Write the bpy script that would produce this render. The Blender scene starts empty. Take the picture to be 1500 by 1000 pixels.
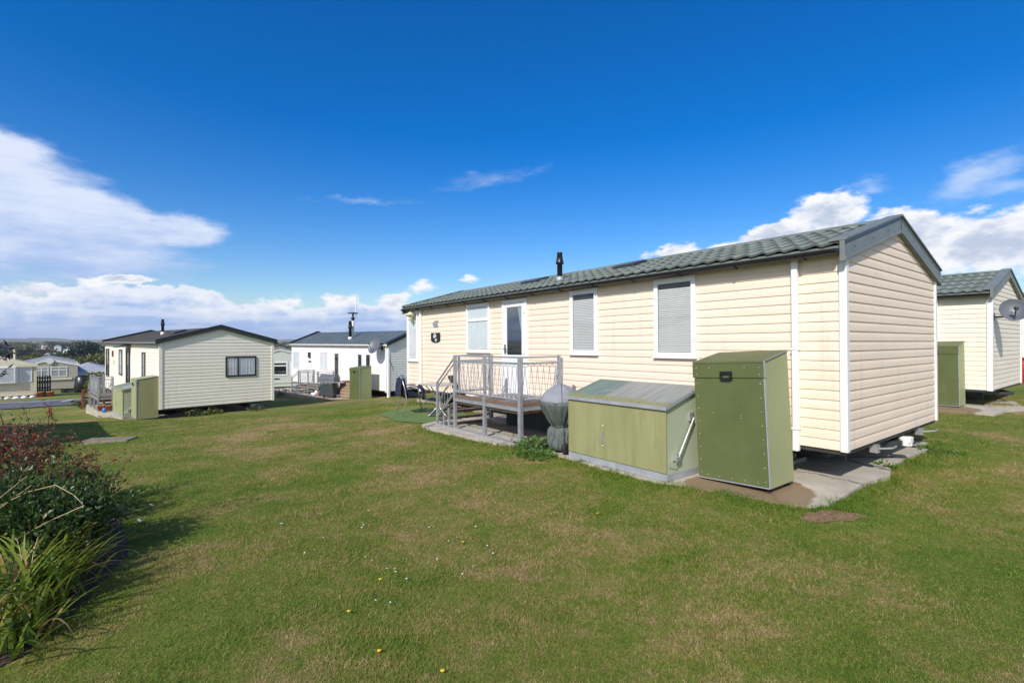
import bpy, bmesh, math, random
import numpy as np
from mathutils import Matrix, Vector
random.seed(7); RNG = np.random.default_rng(11)
R = math.radians
scn = bpy.context.scene
COL = scn.collection

# ------------------------------------------------------------------ helpers
class MB:
    """collects shapes, builds ONE mesh object"""
    def __init__(s): s.v = []; s.f = []
    def add(s, vs, fs):
        b = len(s.v); s.v += [tuple(p) for p in vs]; s.f += [tuple(i + b for i in q) for q in fs]; return s
    def box(s, x0, y0, z0, x1, y1, z1, T=None):
        p = [(x0,y0,z0),(x1,y0,z0),(x1,y1,z0),(x0,y1,z0),(x0,y0,z1),(x1,y0,z1),(x1,y1,z1),(x0,y1,z1)]
        if T: p = [T(*q) for q in p]
        return s.add(p, [(0,3,2,1),(4,5,6,7),(0,1,5,4),(1,2,6,5),(2,3,7,6),(3,0,4,7)])
    def quad(s, a, b, c, d): return s.add([a,b,c,d], [(0,1,2,3)])
    def prism(s, poly, a, b, ax='y'):
        """poly of 2-D points extruded from a to b along ax"""
        n = len(poly)
        g = {'y': lambda p, t: (p[0], t, p[1]), 'x': lambda p, t: (t, p[0], p[1]), 'z': lambda p, t: (p[0], p[1], t)}[ax]
        vs = [g(p, a) for p in poly] + [g(p, b) for p in poly]
        fs = [tuple(range(n))[::-1], tuple(range(n, 2*n))] + [(i, (i+1) % n, n + (i+1) % n, n + i) for i in range(n)]
        return s.add(vs, fs)
    def tube(s, pts, r, n=6, r1=None, cap=True):
        pts = [Vector(p) for p in pts]; m = len(pts); vs = []; up = None
        for i, p in enumerate(pts):
            d = (pts[min(i+1, m-1)] - pts[max(i-1, 0)])
            if d.length < 1e-9: d = Vector((0,0,1))
            d.normalize()
            if up is None: up = Vector((0,0,1)) if abs(d.z) < .9 else Vector((1,0,0))
            a = d.cross(up)
            if a.length < 1e-6: a = d.cross(Vector((0,1,0)))
            a.normalize(); b = a.cross(d).normalized(); up = b
            rr = r if r1 is None else r + (r1 - r) * i / max(1, m-1)
            for k in range(n):
                t = 2*math.pi*(k + .5)/n; vs.append(p + (a*math.cos(t) + b*math.sin(t))*rr)
        fs = [(i*n+k, i*n+(k+1) % n, (i+1)*n+(k+1) % n, (i+1)*n+k) for i in range(m-1) for k in range(n)]
        if cap: fs += [tuple(range(n))[::-1], tuple(range((m-1)*n, m*n))]
        return s.add(vs, fs)
    def lathe(s, prof, c=(0,0,0), n=16, wob=None):
        vs = []; m = len(prof)
        for r, z in prof:
            for k in range(n):
                t = 2*math.pi*k/n; q = r if wob is None else r*wob(t, z)
                vs.append((c[0]+q*math.cos(t), c[1]+q*math.sin(t), c[2]+z))
        fs = [(i*n+k, i*n+(k+1) % n, (i+1)*n+(k+1) % n, (i+1)*n+k) for i in range(m-1) for k in range(n)]
        fs += [tuple(range(n))[::-1], tuple(range((m-1)*n, m*n))]
        return s.add(vs, fs)
    def ball(s, c, r, n=8, m=5):
        return s.lathe([(max(1e-4, r*math.sin(math.pi*i/m)), -r*math.cos(math.pi*i/m)) for i in range(m+1)], c, n)
    def xf(s, M): s.v = [tuple(M @ Vector(p)) for p in s.v]; return s
    def build(s, name, mat, parent=None, smooth=False, bevel=0, recalc=True):
        me = bpy.data.meshes.new(name); me.from_pydata(s.v, [], s.f)
        if recalc:
            bm = bmesh.new(); bm.from_mesh(me)
            bmesh.ops.recalc_face_normals(bm, faces=bm.faces); bm.to_mesh(me); bm.free()
        return link(name, me, mat, parent, smooth, bevel)

def link(name, me, mat, parent=None, smooth=False, bevel=0):
    o = bpy.data.objects.new(name, me); COL.objects.link(o)
    for m in (mat if isinstance(mat, list) else [mat]): me.materials.append(m)
    if parent: o.parent = parent
    if smooth:
        me.polygons.foreach_set('use_smooth', [True]*len(me.polygons))
    if bevel:
        b = o.modifiers.new('bevel', 'BEVEL'); b.width = bevel; b.segments = 2; b.limit_method = 'ANGLE'; b.angle_limit = R(40)
    return o

def npmesh(name, V, F, mat, parent=None, smooth=False, attrs=None):
    """fast mesh from arrays; F: (n,k) ints"""
    me = bpy.data.meshes.new(name); V = np.asarray(V, np.float32); F = np.asarray(F, np.int32)
    me.vertices.add(len(V)); me.vertices.foreach_set('co', V.ravel())
    k = F.shape[1]; me.loops.add(F.size); me.loops.foreach_set('vertex_index', F.ravel())
    me.polygons.add(len(F)); me.polygons.foreach_set('loop_start', np.arange(0, F.size, k, dtype=np.int32))
    me.update(calc_edges=True)
    if attrs:
        for nm, arr in attrs.items():
            a = me.attributes.new(nm, 'FLOAT', 'POINT'); a.data.foreach_set('value', np.asarray(arr, np.float32))
    return link(name, me, mat, parent, smooth)

def tag(o, label=None, cat=None, group=None, kind=None):
    if label: o['label'] = label
    if cat: o['category'] = cat
    if group: o['group'] = group
    if kind: o['kind'] = kind
    return o
def empty(name, M, label, cat, group=None):
    o = bpy.data.objects.new(name, None); o.empty_display_size = .2; COL.objects.link(o)
    o.matrix_world = M if isinstance(M, Matrix) else Matrix.Translation(M)
    return tag(o, label, cat, group)
def copy_tree(o, M=None, parent=None):
    c = o.copy(); COL.objects.link(c)
    if parent: c.parent = parent
    if M is not None: c.matrix_world = M
    for ch in list(o.children): copy_tree(ch, None, c)
    return c

# ------------------------------------------------------------------ materials
class NT:
    def __init__(s, tree): s.t = tree; s.n = tree.nodes; s.l = tree.links
    def new(s, typ, **kw):
        n = s.n.new(typ)
        for k, v in kw.items(): setattr(n, k, v)
        return n
    def put(s, sock, v):
        if isinstance(v, bpy.types.NodeSocket): s.l.new(v, sock)
        else: sock.default_value = v
    def m(s, op, a, b=0.0, c=0.0, clamp=False):
        n = s.new('ShaderNodeMath', operation=op, use_clamp=clamp)
        s.put(n.inputs[0], a); s.put(n.inputs[1], b)
        if op in ('MULTIPLY_ADD', 'SMOOTH_MAX', 'SMOOTH_MIN', 'COMPARE'): s.put(n.inputs[2], c)
        return n.outputs[0]
    def sstep(s, x, lo, hi):
        n = s.new('ShaderNodeMapRange', interpolation_type='SMOOTHSTEP')
        s.put(n.inputs[0], x); s.put(n.inputs[1], lo); s.put(n.inputs[2], hi); return n.outputs[0]
    def mix(s, f, a, b, blend='MIX'):
        n = s.new('ShaderNodeMix', data_type='RGBA', blend_type=blend)
        s.put(n.inputs[0], f); s.put(n.inputs[6], a); s.put(n.inputs[7], b); return n.outputs[2]
    def noise(s, vec, scale, detail=4, rough=.55, out=0, dist=0):
        n = s.new('ShaderNodeTexNoise'); s.put(n.inputs['Vector'], vec)
        n.inputs['Scale'].default_value = scale; n.inputs['Detail'].default_value = detail
        n.inputs['Roughness'].default_value = rough; n.inputs['Distortion'].default_value = dist
        return n.outputs[out]
    def ramp(s, x, stops):
        n = s.new('ShaderNodeValToRGB'); s.put(n.inputs[0], x); e = n.color_ramp.elements
        while len(e) < len(stops): e.new(.5)
        for q, (p, c) in zip(e, stops): q.position = p; q.color = c4(c)
        return n.outputs[0]
    def scale(s, vec, xyz):
        n = s.new('ShaderNodeVectorMath', operation='MULTIPLY'); s.put(n.inputs[0], vec); n.inputs[1].default_value = xyz
        return n.outputs[0]
def c4(c): return (c[0], c[1], c[2], 1.0)
def newmat(name):
    m = bpy.data.materials.new(name); m.use_nodes = True
    nt = NT(m.node_tree); b = m.node_tree.nodes['Principled BSDF']
    tc = nt.new('ShaderNodeTexCoord'); return m, nt, b, tc
def mat(name, col, rough=.5, metal=0, var=.08, vscale=3.0, dirt=None, dscale=2.0, damt=.3, bump=0, bscale=60, stretch=(1,1,1), spec=.5):
    m, nt, b, tc = newmat(name)
    v = nt.scale(tc.outputs['Object'], stretch)
    n1 = nt.noise(v, vscale, 5, .6)
    lo = tuple(max(0, x*(1-var)) for x in col); hi = tuple(min(1, x*(1+var)) for x in col)
    c = nt.ramp(n1, [(.3, lo), (.7, hi)])
    if dirt:
        n2 = nt.noise(v, dscale, 6, .65)
        c = nt.mix(nt.m('MULTIPLY', nt.sstep(n2, .5, .75), damt), c, c4(dirt))
    nt.put(b.inputs['Base Color'], c)
    rn = nt.noise(v, vscale*4, 3)
    nt.put(b.inputs['Roughness'], nt.m('MULTIPLY_ADD', rn, .2, max(0, rough-.1)))
    b.inputs['Metallic'].default_value = metal; b.inputs['Specular IOR Level'].default_value = spec
    if bump:
        bn = nt.new('ShaderNodeBump'); bn.inputs['Strength'].default_value = bump; bn.inputs['Distance'].default_value = .01
        nt.put(bn.inputs['Height'], nt.noise(v, bscale, 4)); nt.put(b.inputs['Normal'], bn.outputs[0])
    return m
def leafmat(name, ca, cb, rough=.45, trans=.35, cc=None, spec=.4):
    """foliage: colour by per-leaf random attribute"""
    m, nt, b, tc = newmat(name)
    at = nt.new('ShaderNodeAttribute', attribute_name='rnd')
    stops = [(0, ca), (.75, cb)] + ([(1, cc)] if cc else [])
    c = nt.ramp(at.outputs['Fac'], stops)
    nt.put(b.inputs['Base Color'], c); b.inputs['Roughness'].default_value = rough
    b.inputs['Specular IOR Level'].default_value = spec
    tr = nt.new('ShaderNodeBsdfTranslucent'); nt.put(tr.inputs[0], c)
    mx = nt.new('ShaderNodeMixShader'); mx.inputs[0].default_value = trans
    out = m.node_tree.nodes['Material Output']
    nt.l.new(b.outputs[0], mx.inputs[1]); nt.l.new(tr.outputs[0], mx.inputs[2]); nt.l.new(mx.outputs[0], out.inputs[0])
    return m
def glassmat(name, tint=(.85,.9,.92), ior=1.5):
    m, nt, b, tc = newmat(name); out = m.node_tree.nodes['Material Output']
    t = nt.new('ShaderNodeBsdfTransparent'); t.inputs[0].default_value = c4(tint)
    g = nt.new('ShaderNodeBsdfGlossy'); g.inputs['Roughness'].default_value = .02
    bn = nt.new('ShaderNodeBump'); bn.inputs['Strength'].default_value = .03
    nt.put(bn.inputs['Height'], nt.noise(tc.outputs['Object'], 2.0, 2)); nt.put(g.inputs['Normal'], bn.outputs[0])
    fr = nt.new('ShaderNodeLayerWeight'); fr.inputs[0].default_value = .5
    mx = nt.new('ShaderNodeMixShader'); f0 = ((ior-1)/(ior+1))**2*1.6
    nt.put(mx.inputs[0], nt.m('MULTIPLY_ADD', nt.m('POWER', fr.outputs['Facing'], 4.0), 1-f0, f0, True))
    nt.l.new(t.outputs[0], mx.inputs[1]); nt.l.new(g.outputs[0], mx.inputs[2]); nt.l.new(mx.outputs[0], out.inputs[0])
    return m
def sidemat(name, col, dirt=(.35,.33,.25), damt=.25):
    """vinyl cladding: faint streaks and grime of its own"""
    m, nt, b, tc = newmat(name); v = tc.outputs['Object']
    n1 = nt.noise(nt.scale(v, (.6,.6,9)), 1.0, 3)
    lo = tuple(x*.96 for x in col); hi = tuple(min(1, x*1.03) for x in col)
    c = nt.ramp(n1, [(.35, lo), (.65, hi)])
    st = nt.noise(nt.scale(v, (7,7,.5)), 1.0, 5, .65)
    c = nt.mix(nt.m('MULTIPLY', nt.sstep(st, .52, .8), damt), c, c4(dirt))
    nt.put(b.inputs['Base Color'], c); b.inputs['Roughness'].default_value = .55; b.inputs['Specular IOR Level'].default_value = .3
    return m

M = {}
M['side_main'] = sidemat('cream_vinyl_cladding', (.80,.662,.53), damt=.32)
M['side_ivory'] = sidemat('ivory_cladding', (.80,.755,.64))
M['side_white'] = sidemat('white_cladding', (.80,.79,.75))
M['side_pale'] = sidemat('pale_cream_cladding', (.80,.72,.60))
M['side_straw'] = sidemat('straw_cladding', (.60,.55,.40), damt=.4)
M['side_stone'] = sidemat('stone_cladding', (.44,.40,.32), damt=.3)
M['side_sage'] = sidemat('sage_cladding', (.52,.55,.50), damt=.3)
M['upvc'] = mat('white_upvc', (.80,.80,.80), .35, var=.03, dirt=(.5,.48,.42), damt=.15, dscale=4)
M['trim_white'] = mat('white_trim', (.78,.76,.75), .45, var=.04, dirt=(.45,.42,.36), damt=.2, stretch=(1,1,.3))
M['cream_trim'] = mat('cream_fascia', (.70,.64,.45), .5, var=.06)
M['brown_frame'] = mat('dark_window_frame', (.02,.025,.03), .35, var=.1)
M['black'] = mat('black_plastic', (.012,.013,.015), .35, var=.2)
M['rubber'] = mat('black_rubber', (.015,.015,.015), .7, var=.2)
M['tile'] = mat('green_grey_roof_tiles', (.145,.172,.150), .6, var=.25, vscale=1.6, dirt=(.20,.20,.13), damt=.5, dscale=3, bump=.25, bscale=90)
M['tile_edge'] = mat('shaded_tile_edge', (.060,.070,.060), .9, var=.4, vscale=8)  # dark lip colour paints in the shadow line under each tile course
M['barge'] = mat('grey_green_bargeboard', (.175,.190,.178), .5, var=.12, vscale=5, dirt=(.12,.135,.13), damt=.3)
M['barge_white'] = mat('white_bargeboard', (.72,.72,.72), .4, var=.05)
M['barge_dark'] = mat('charcoal_bargeboard', (.03,.034,.036), .4, var=.15)
M['roof_felt'] = mat('grey_felt_roof', (.10,.095,.085), .85, var=.15, vscale=2, dirt=(.16,.14,.1), damt=.4, bump=.2, bscale=150)
M['roof_slate'] = mat('slate_grey_roof', (.10,.125,.13), .55, var=.2, vscale=2)
M['roof_cream'] = mat('cream_sheet_roof', (.46,.42,.30), .6, var=.1)
M['roof_pale'] = mat('pale_grey_roof', (.34,.36,.40), .5, var=.08)
M['steel'] = mat('galvanised_steel', (.42,.44,.47), .42, .55, var=.18, vscale=14, dirt=(.24,.24,.24), damt=.35, dscale=9)
M['dark_steel'] = mat('painted_chassis_steel', (.045,.05,.05), .6, .2, var=.3, dirt=(.12,.06,.03), damt=.5, dscale=6)
M['alu'] = mat('brushed_aluminium', (.55,.55,.55), .35, .7, var=.1)
M['tread'] = mat('weathered_deck_board', (.16,.105,.08), .85, var=.3, vscale=5, dirt=(.28,.24,.18), damt=.6, dscale=4, bump=.4, bscale=40, stretch=(1,6,6))
M['conc'] = None
M['block'] = mat('concrete_block', (.30,.29,.26), .9, var=.2, vscale=6, bump=.5, bscale=50)
M['mossy'] = mat('mossy_stone', (.20,.175,.12), .95, var=.35, vscale=9, dirt=(.08,.10,.03), damt=.7, dscale=7, bump=.6, bscale=50)
M['olive'] = mat('olive_locker_panel', (.098,.118,.038), .55, var=.10, vscale=2.5, dirt=(.15,.17,.09), damt=.25, dscale=3, bump=.12, bscale=220)
M['olive_side'] = mat('pale_olive_side_panel', (.31,.335,.165), .6, var=.07, vscale=2.0, dirt=(.2,.22,.14), damt=.3, bump=.1, bscale=200)
M['chest_front'] = mat('faded_olive_chest', (.275,.27,.125), .6, var=.13, vscale=1.5, dirt=(.17,.165,.08), damt=.4, dscale=3.5, stretch=(3,3,.5))
M['chest_side'] = mat('chest_pale_side', (.40,.44,.31), .6, var=.05, vscale=2, dirt=(.28,.3,.2), damt=.3)
M['zinc'] = mat('zinc_edging', (.38,.40,.43), .5, .3, var=.15, vscale=6)
M['grey_cover_top'] = mat('faded_grey_cover', (.215,.225,.25), .8, var=.2, vscale=5, bump=.8, bscale=9)
M['grey_cover'] = mat('grey_green_cover', (.095,.115,.103), .75, var=.3, vscale=6, bump=1.0, bscale=2.5, stretch=(7,7,2))
M['navy'] = mat('navy_fleece', (.018,.017,.055), .9, var=.3, vscale=10, bump=.6, bscale=25)
M['mesh_seat'] = mat('black_chair_mesh', (.02,.02,.022), .8)
M['curtain'] = mat('net_curtain', (.66,.72,.72), .9, var=.06)
M['curtain_white'] = mat('white_curtain', (.74,.76,.78), .9, var=.06)
M['blind'] = mat('white_blind_slat', (.68,.68,.65), .5, var=.04)
M['dark_in'] = mat('dark_interior', (.035,.04,.05), .9, var=.3)
M['dish'] = mat('grey_dish', (.115,.125,.145), .45, var=.1)
M['lamp_cream'] = mat('cream_lantern', (.70,.66,.42), .4, var=.05)
M['plate'] = mat('black_nameplate', (.008,.01,.01), .35)
M['letters'] = mat('white_letters', (.75,.75,.72), .5, var=.02)
M['terracotta'] = mat('terracotta', (.36,.12,.06), .8, var=.15)
M['redwood'] = mat('red_stained_wood', (.20,.055,.035), .75, var=.2)
M['wood_light'] = mat('weathered_timber', (.34,.24,.17), .85, var=.25, vscale=4, stretch=(1,1,6))
M['brick'] = mat('brick_red', (.30,.14,.09), .9, var=.2, vscale=8)
M['bbq'] = mat('grey_barbecue_body', (.07,.085,.095), .4, .3, var=.15)
M['red'] = mat('red_paint', (.40,.02,.02), .4)
M['blue'] = mat('blue_plastic', (.03,.16,.50), .4)
M['bark'] = mat('bark', (.07,.05,.035), .9, var=.3, vscale=20, bump=.5)
M['twig'] = mat('reddish_twig', (.09,.05,.04), .8, var=.3, vscale=15)
M['straw'] = mat('dry_straw_stalk', (.50,.40,.22), .8, var=.2)
M['soil'] = mat('dark_soil', (.045,.03,.02), .95, var=.4, vscale=18, dirt=(.10,.07,.045), damt=.6, dscale=30, bump=.8, bscale=50)
M['dirt'] = mat('bare_red_brown_earth', (.20,.11,.062), .95, var=.55, vscale=22, dirt=(.36,.27,.17), damt=.9, dscale=45, bump=1.0, bscale=45)
M['mat'] = mat('artificial_turf', (.10,.165,.045), .95, var=.2, vscale=30, bump=.5, bscale=200)
M['white_litter'] = mat('white_paper', (.75,.77,.8), .7, bump=.5)
M['yellow'] = mat('yellow_petals', (.75,.52,.02), .6)
M['roadpaint'] = mat('white_road_paint', (.60,.61,.62), .7, var=.12, vscale=8)
M['berry'] = mat('red_berry', (.30,.012,.015), .3, var=.25, vscale=30)
M['glass'] = glassmat('window_glass', (.90,.91,.92))
M['glass_dark'] = glassmat('door_glass', (.6,.65,.67), 2.4)
M['leaf_ever'] = leafmat('dark_glossy_leaf', (.026,.062,.014), (.075,.135,.030), .38, .25, (.20,.17,.04), .45)
M['leaf_berry'] = leafmat('autumn_shrub_leaf', (.065,.10,.03), (.16,.11,.045), .5, .3, (.36,.085,.035))
M['leaf_strap'] = leafmat('strap_leaf', (.08,.15,.018), (.26,.31,.035), .4, .4, (.46,.32,.12))
M['leaf_weed'] = leafmat('weed_leaf', (.06,.14,.02), (.11,.23,.035), .5, .35)
M['leaf_purple'] = leafmat('dark_purple_leaf', (.012,.012,.012), (.05,.02,.03), .5, .2)
M['leaf_olive'] = leafmat('olive_tree_leaf', (.06,.085,.025), (.17,.175,.055), .6, .3)
M['leaf_dark'] = leafmat('dark_conifer_leaf', (.010,.022,.012), (.02,.04,.02), .6, .1)
M['leaf_brown'] = leafmat('brown_scrub_leaf', (.09,.065,.03), (.17,.12,.055), .7, .2)
M['leaf_yellow'] = leafmat('yellow_green_leaf', (.10,.13,.02), (.24,.24,.04), .6, .3)

def grass_color(nt, v, fine=True):
    """lawn colour in world metres, shared by the soil sheet and the blades"""
    big = nt.noise(v, .33, 5, .62, dist=.6); mid = nt.noise(v, 1.35, 5, .65); sm = nt.noise(v, 7.0, 4, .6)
    f = nt.m('ADD', nt.m('MULTIPLY', big, .60), nt.m('MULTIPLY', mid, .40))
    f = nt.m('MULTIPLY_ADD', nt.m('SUBTRACT', f, .5), 1.45, .5)
    f = nt.m('ADD', f, nt.m('MULTIPLY', nt.m('SUBTRACT', sm, .5), .34))
    f = nt.m('ADD', f, nt.m('MULTIPLY', nt.m('SUBTRACT', nt.noise(v, 24.0, 3, .6), .5), .22))
    return f
def ground_material():
    m, nt, b, tc = newmat('mown_lawn_ground'); v = tc.outputs['Object']
    f = grass_color(nt, v)
    fine = nt.noise(v, 45.0, 4, .7); vf = nt.noise(v, 160.0, 3, .7)
    g = nt.ramp(f, [(.33, (.105,.165,.022)), (.475, (.165,.195,.034)), (.57, (.24,.205,.068)), (.67, (.34,.24,.12))])
    tx = nt.m('ADD', nt.m('MULTIPLY', fine, .6), nt.m('MULTIPLY', vf, .4))
    g = nt.mix(.75, g, nt.ramp(tx, [(.30, (.35,.36,.32)), (.5, (1,1,1)), (.70, (1.5,1.42,1.35))]), 'MULTIPLY')
    # far land: fields of straw, scrub and pasture
    sep = nt.new('ShaderNodeSeparateXYZ'); nt.put(sep.inputs[0], v)
    ln = nt.new('ShaderNodeVectorMath', operation='LENGTH'); nt.put(ln.inputs[0], v)
    d = ln.outputs['Value']
    fld = nt.new('ShaderNodeTexVoronoi'); nt.put(fld.inputs['Vector'], nt.scale(v, (1,1,0))); fld.inputs['Scale'].default_value = .0042
    fs = nt.new('ShaderNodeSeparateColor'); nt.put(fs.inputs[0], fld.outputs['Color'])
    fc = nt.ramp(fs.outputs[0], [(0, (.045,.06,.025)), (.35, (.09,.10,.045)), (.6, (.20,.17,.10)), (1, (.26,.22,.15))])
    fc = nt.mix(.6, fc, nt.ramp(nt.noise(v, .02, 6, .6), [(.3, (.55,.6,.5)), (.7, (1.2,1.15,1.1))]), 'MULTIPLY')
    g = nt.mix(nt.sstep(d, 60, 130), g, fc)
    nt.put(b.inputs['Base Color'], g); b.inputs['Roughness'].default_value = .95; b.inputs['Specular IOR Level'].default_value = .15
    bn = nt.new('ShaderNodeBump'); bn.inputs['Strength'].default_value = .8; bn.inputs['Distance'].default_value = .03
    h = nt.m('ADD', nt.m('MULTIPLY', fine, .6), nt.m('MULTIPLY', vf, .5))
    nt.put(bn.inputs['Height'], h); nt.put(b.inputs['Normal'], bn.outputs[0])
    return m
def blade_material():
    m, nt, b, tc = newmat('grass_blade'); v = tc.outputs['Object']
    at = nt.new('ShaderNodeAttribute', attribute_name='rnd'); lu = nt.new('ShaderNodeAttribute', attribute_name='lush')
    f = nt.m('ADD', grass_color(nt, v), nt.m('MULTIPLY', nt.m('SUBTRACT', at.outputs['Fac'], .5), .34))
    f = nt.m('SUBTRACT', f, nt.m('MULTIPLY', lu.outputs['Fac'], .16))
    c = nt.ramp(f, [(.22, (.095,.185,.016)), (.42, (.170,.240,.028)), (.555, (.29,.26,.07)), (.69, (.50,.36,.18))])
    nt.put(b.inputs['Base Color'], c); b.inputs['Roughness'].default_value = .55; b.inputs['Specular IOR Level'].default_value = .25
    tr = nt.new('ShaderNodeBsdfTranslucent'); nt.put(tr.inputs[0], c)
    mx = nt.new('ShaderNodeMixShader'); mx.inputs[0].default_value = .3
    nt.l.new(b.outputs[0], mx.inputs[1]); nt.l.new(tr.outputs[0], mx.inputs[2])
    nt.l.new(mx.outputs[0], m.node_tree.nodes['Material Output'].inputs[0])
    return m
def concrete_material():
    m, nt, b, tc = newmat('weathered_concrete'); v = tc.outputs['Object']
    c = nt.ramp(nt.noise(v, 2.5, 6, .65), [(.3, (.34,.30,.24)), (.7, (.50,.45,.37))])
    c = nt.mix(nt.m('MULTIPLY', nt.sstep(nt.noise(v, 35, 4, .7), .5, .8), .5), c, c4((.2,.17,.13)))
    ck = nt.new('ShaderNodeTexVoronoi', feature='DISTANCE_TO_EDGE'); ck.inputs['Scale'].default_value = .55
    wv = nt.new('ShaderNodeVectorMath', operation='MULTIPLY_ADD'); nt.put(wv.inputs[0], nt.noise(v, 4.0, 4, .6, out=1)); wv.inputs[1].default_value = (.3,.3,0); nt.put(wv.inputs[2], v); nt.put(ck.inputs['Vector'], wv.outputs[0])
    c = nt.mix(nt.m('MULTIPLY', nt.m('SUBTRACT', 1.0, nt.sstep(ck.outputs['Distance'], .004, .014)), .75), c, c4((.07,.06,.045)))
    c = nt.mix(nt.m('MULTIPLY', nt.sstep(nt.noise(v, 90, 2, .7), .6, .75), .5), c, c4((.55,.50,.42)))
    # damp brown patch round the gas locker (a stain of the slab itself)
    sep = nt.new('ShaderNodeSeparateXYZ'); nt.put(sep.inputs[0], v)
    nz = nt.m('MULTIPLY', nt.m('SUBTRACT', nt.noise(v, 3.0, 4), .5), .3)
    dx = nt.m('DIVIDE', nt.m('ADD', sep.outputs[0], 1.0), .78); dy = nt.m('DIVIDE', nt.m('SUBTRACT', sep.outputs[1], .62), .66)
    r = nt.m('ADD', nt.m('SQRT', nt.m('ADD', nt.m('MULTIPLY', dx, dx), nt.m('MULTIPLY', dy, dy))), nz)
    wet = nt.m('SUBTRACT', 1.0, nt.sstep(r, .93, 1.0))
    c = nt.mix(nt.m('MULTIPLY', wet, .85), c, c4((.20,.128,.06)))
    nt.put(b.inputs['Base Color'], c)
    nt.put(b.inputs['Roughness'], nt.m('MULTIPLY_ADD', wet, -.3, .9))
    bn = nt.new('ShaderNodeBump'); bn.inputs['Strength'].default_value = .4; bn.inputs['Distance'].default_value = .01
    nt.put(bn.inputs['Height'], nt.noise(v, 60, 4)); nt.put(b.inputs['Normal'], bn.outputs[0])
    return m
def asphalt_material():
    m, nt, b, tc = newmat('worn_asphalt'); v = tc.outputs['Object']
    c = nt.ramp(nt.noise(v, .8, 6, .6), [(.3, (.085,.088,.10)), (.7, (.135,.135,.145))])
    c = nt.mix(.5, c, nt.ramp(nt.noise(v, 60, 3), [(.3, (.6,.6,.6)), (.7, (1.3,1.3,1.3))]), 'MULTIPLY')
    nt.put(b.inputs['Base Color'], c); b.inputs['Roughness'].default_value = .85
    return m
def lid_material():
    """old zinc chest lid: blue-green paint, bare grey metal and moss along the low edge"""
    m, nt, b, tc = newmat('worn_chest_lid'); v = tc.outputs['Object']
    sep = nt.new('ShaderNodeSeparateXYZ'); nt.put(sep.inputs[0], v)
    nz = nt.m('MULTIPLY', nt.m('SUBTRACT', nt.noise(v, 2.2, 5), .5), .9)
    st = nt.noise(nt.scale(v, (1, 14, 1)), 1.5, 4)
    grey = nt.ramp(st, [(.3, (.215,.22,.195)), (.7, (.31,.315,.285))])
    c = nt.mix(nt.sstep(nt.m('ADD', sep.outputs[1], nz), 1.02, 1.12), grey, nt.ramp(st, [(.3, (.10,.15,.13)), (.7, (.17,.23,.20))]))
    moss = nt.sstep(nt.m('ADD', nt.m('SUBTRACT', .18, sep.outputs[0]), nt.m('MULTIPLY', nz, .32)), .04, .1)
    c = nt.mix(nt.m('MULTIPLY', moss, .85), c, nt.ramp(nt.noise(v, 30, 4), [(.3, (.17,.17,.06)), (.7, (.30,.28,.12))]))
    nt.put(b.inputs['Base Color'], c); b.inputs['Roughness'].default_value = .6
    return m
M['ground'] = ground_material(); M['blade'] = blade_material(); M['conc'] = concrete_material()
M['asphalt'] = asphalt_material(); M['lid'] = lid_material()

# ------------------------------------------------------------------ terrain
ANCH = np.array([
 (0,0,0),(0,-12,.1),(-8,-12,-.2),(12,-12,.4),(2.4,3,0),(-2.4,3,0),(-4.5,3.5,-.05),(3.7,5.5,0),(6.6,7.7,0),(.1,7.1,-.02),(-1.5,9.9,-.09),(-2.6,14.3,-.12),
 (.3,16.6,-.12),(10.2,11,.12),(13.5,13.4,.2),(18,17.5,.3),(25,8,.4),(30,20,.4),(-8.1,9.6,-.32),(-12,13.4,-.6),
 (-11.65,16.24,-.93),(-9.2,18.8,-.92),(-19.8,23.9,-1.55),(-5.8,23.1,-.98),(-3.5,25.5,-1.0),(-13.2,29.4,-1.45),(-4,17,-.5),
 (-26.5,29.5,-2.15),(-30,33.5,-2.2),(-29,27.8,-2.3),(-33.6,32.2,-2.3),(-22,29.5,-1.98),(-15.4,33,-1.8),(-35,36,-2.45),(-41,44,-3.0),(-18.1,38,-2.05),(-46,55,-4.4),(-60,40,-3.9),(-30,62,-4.6),
 (0,60,-3.0),(30,60,-.6),(-60,10,-3.0),(-30,2,-1.2),(60,60,0),(60,0,.5),(-20,-20,-.8),(-70,75,-6.2),(-90,90,-7)], float)
def _U(r2): return np.where(r2 < 1e-9, 0, r2*np.log(np.maximum(r2, 1e-9)))*.5
_n = len(ANCH); _P = ANCH[:, :2]/10.0
_K = _U(((_P[:, None]-_P[None])**2).sum(-1)) + np.eye(_n)*.004
_A = np.zeros((_n+3, _n+3)); _A[:_n, :_n] = _K; _A[:_n, _n] = 1; _A[:_n, _n+1:] = _P; _A[_n, :_n] = 1; _A[_n+1:, :_n] = _P.T
_S = np.linalg.solve(_A, np.concatenate([ANCH[:, 2], np.zeros(3)]))
def near_h(X, Y):
    Q = np.stack([X, Y], -1)/10.0; sh = Q.shape[:-1]; Q = Q.reshape(-1, 2)
    k = _U(((Q[:, None]-_P[None])**2).sum(-1))
    return (k @ _S[:_n] + _S[_n] + Q @ _S[_n+1:]).reshape(sh)
def smooth(x, a, b):
    t = np.clip((x-a)/(b-a), 0, 1); return t*t*(3-2*t)
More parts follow.
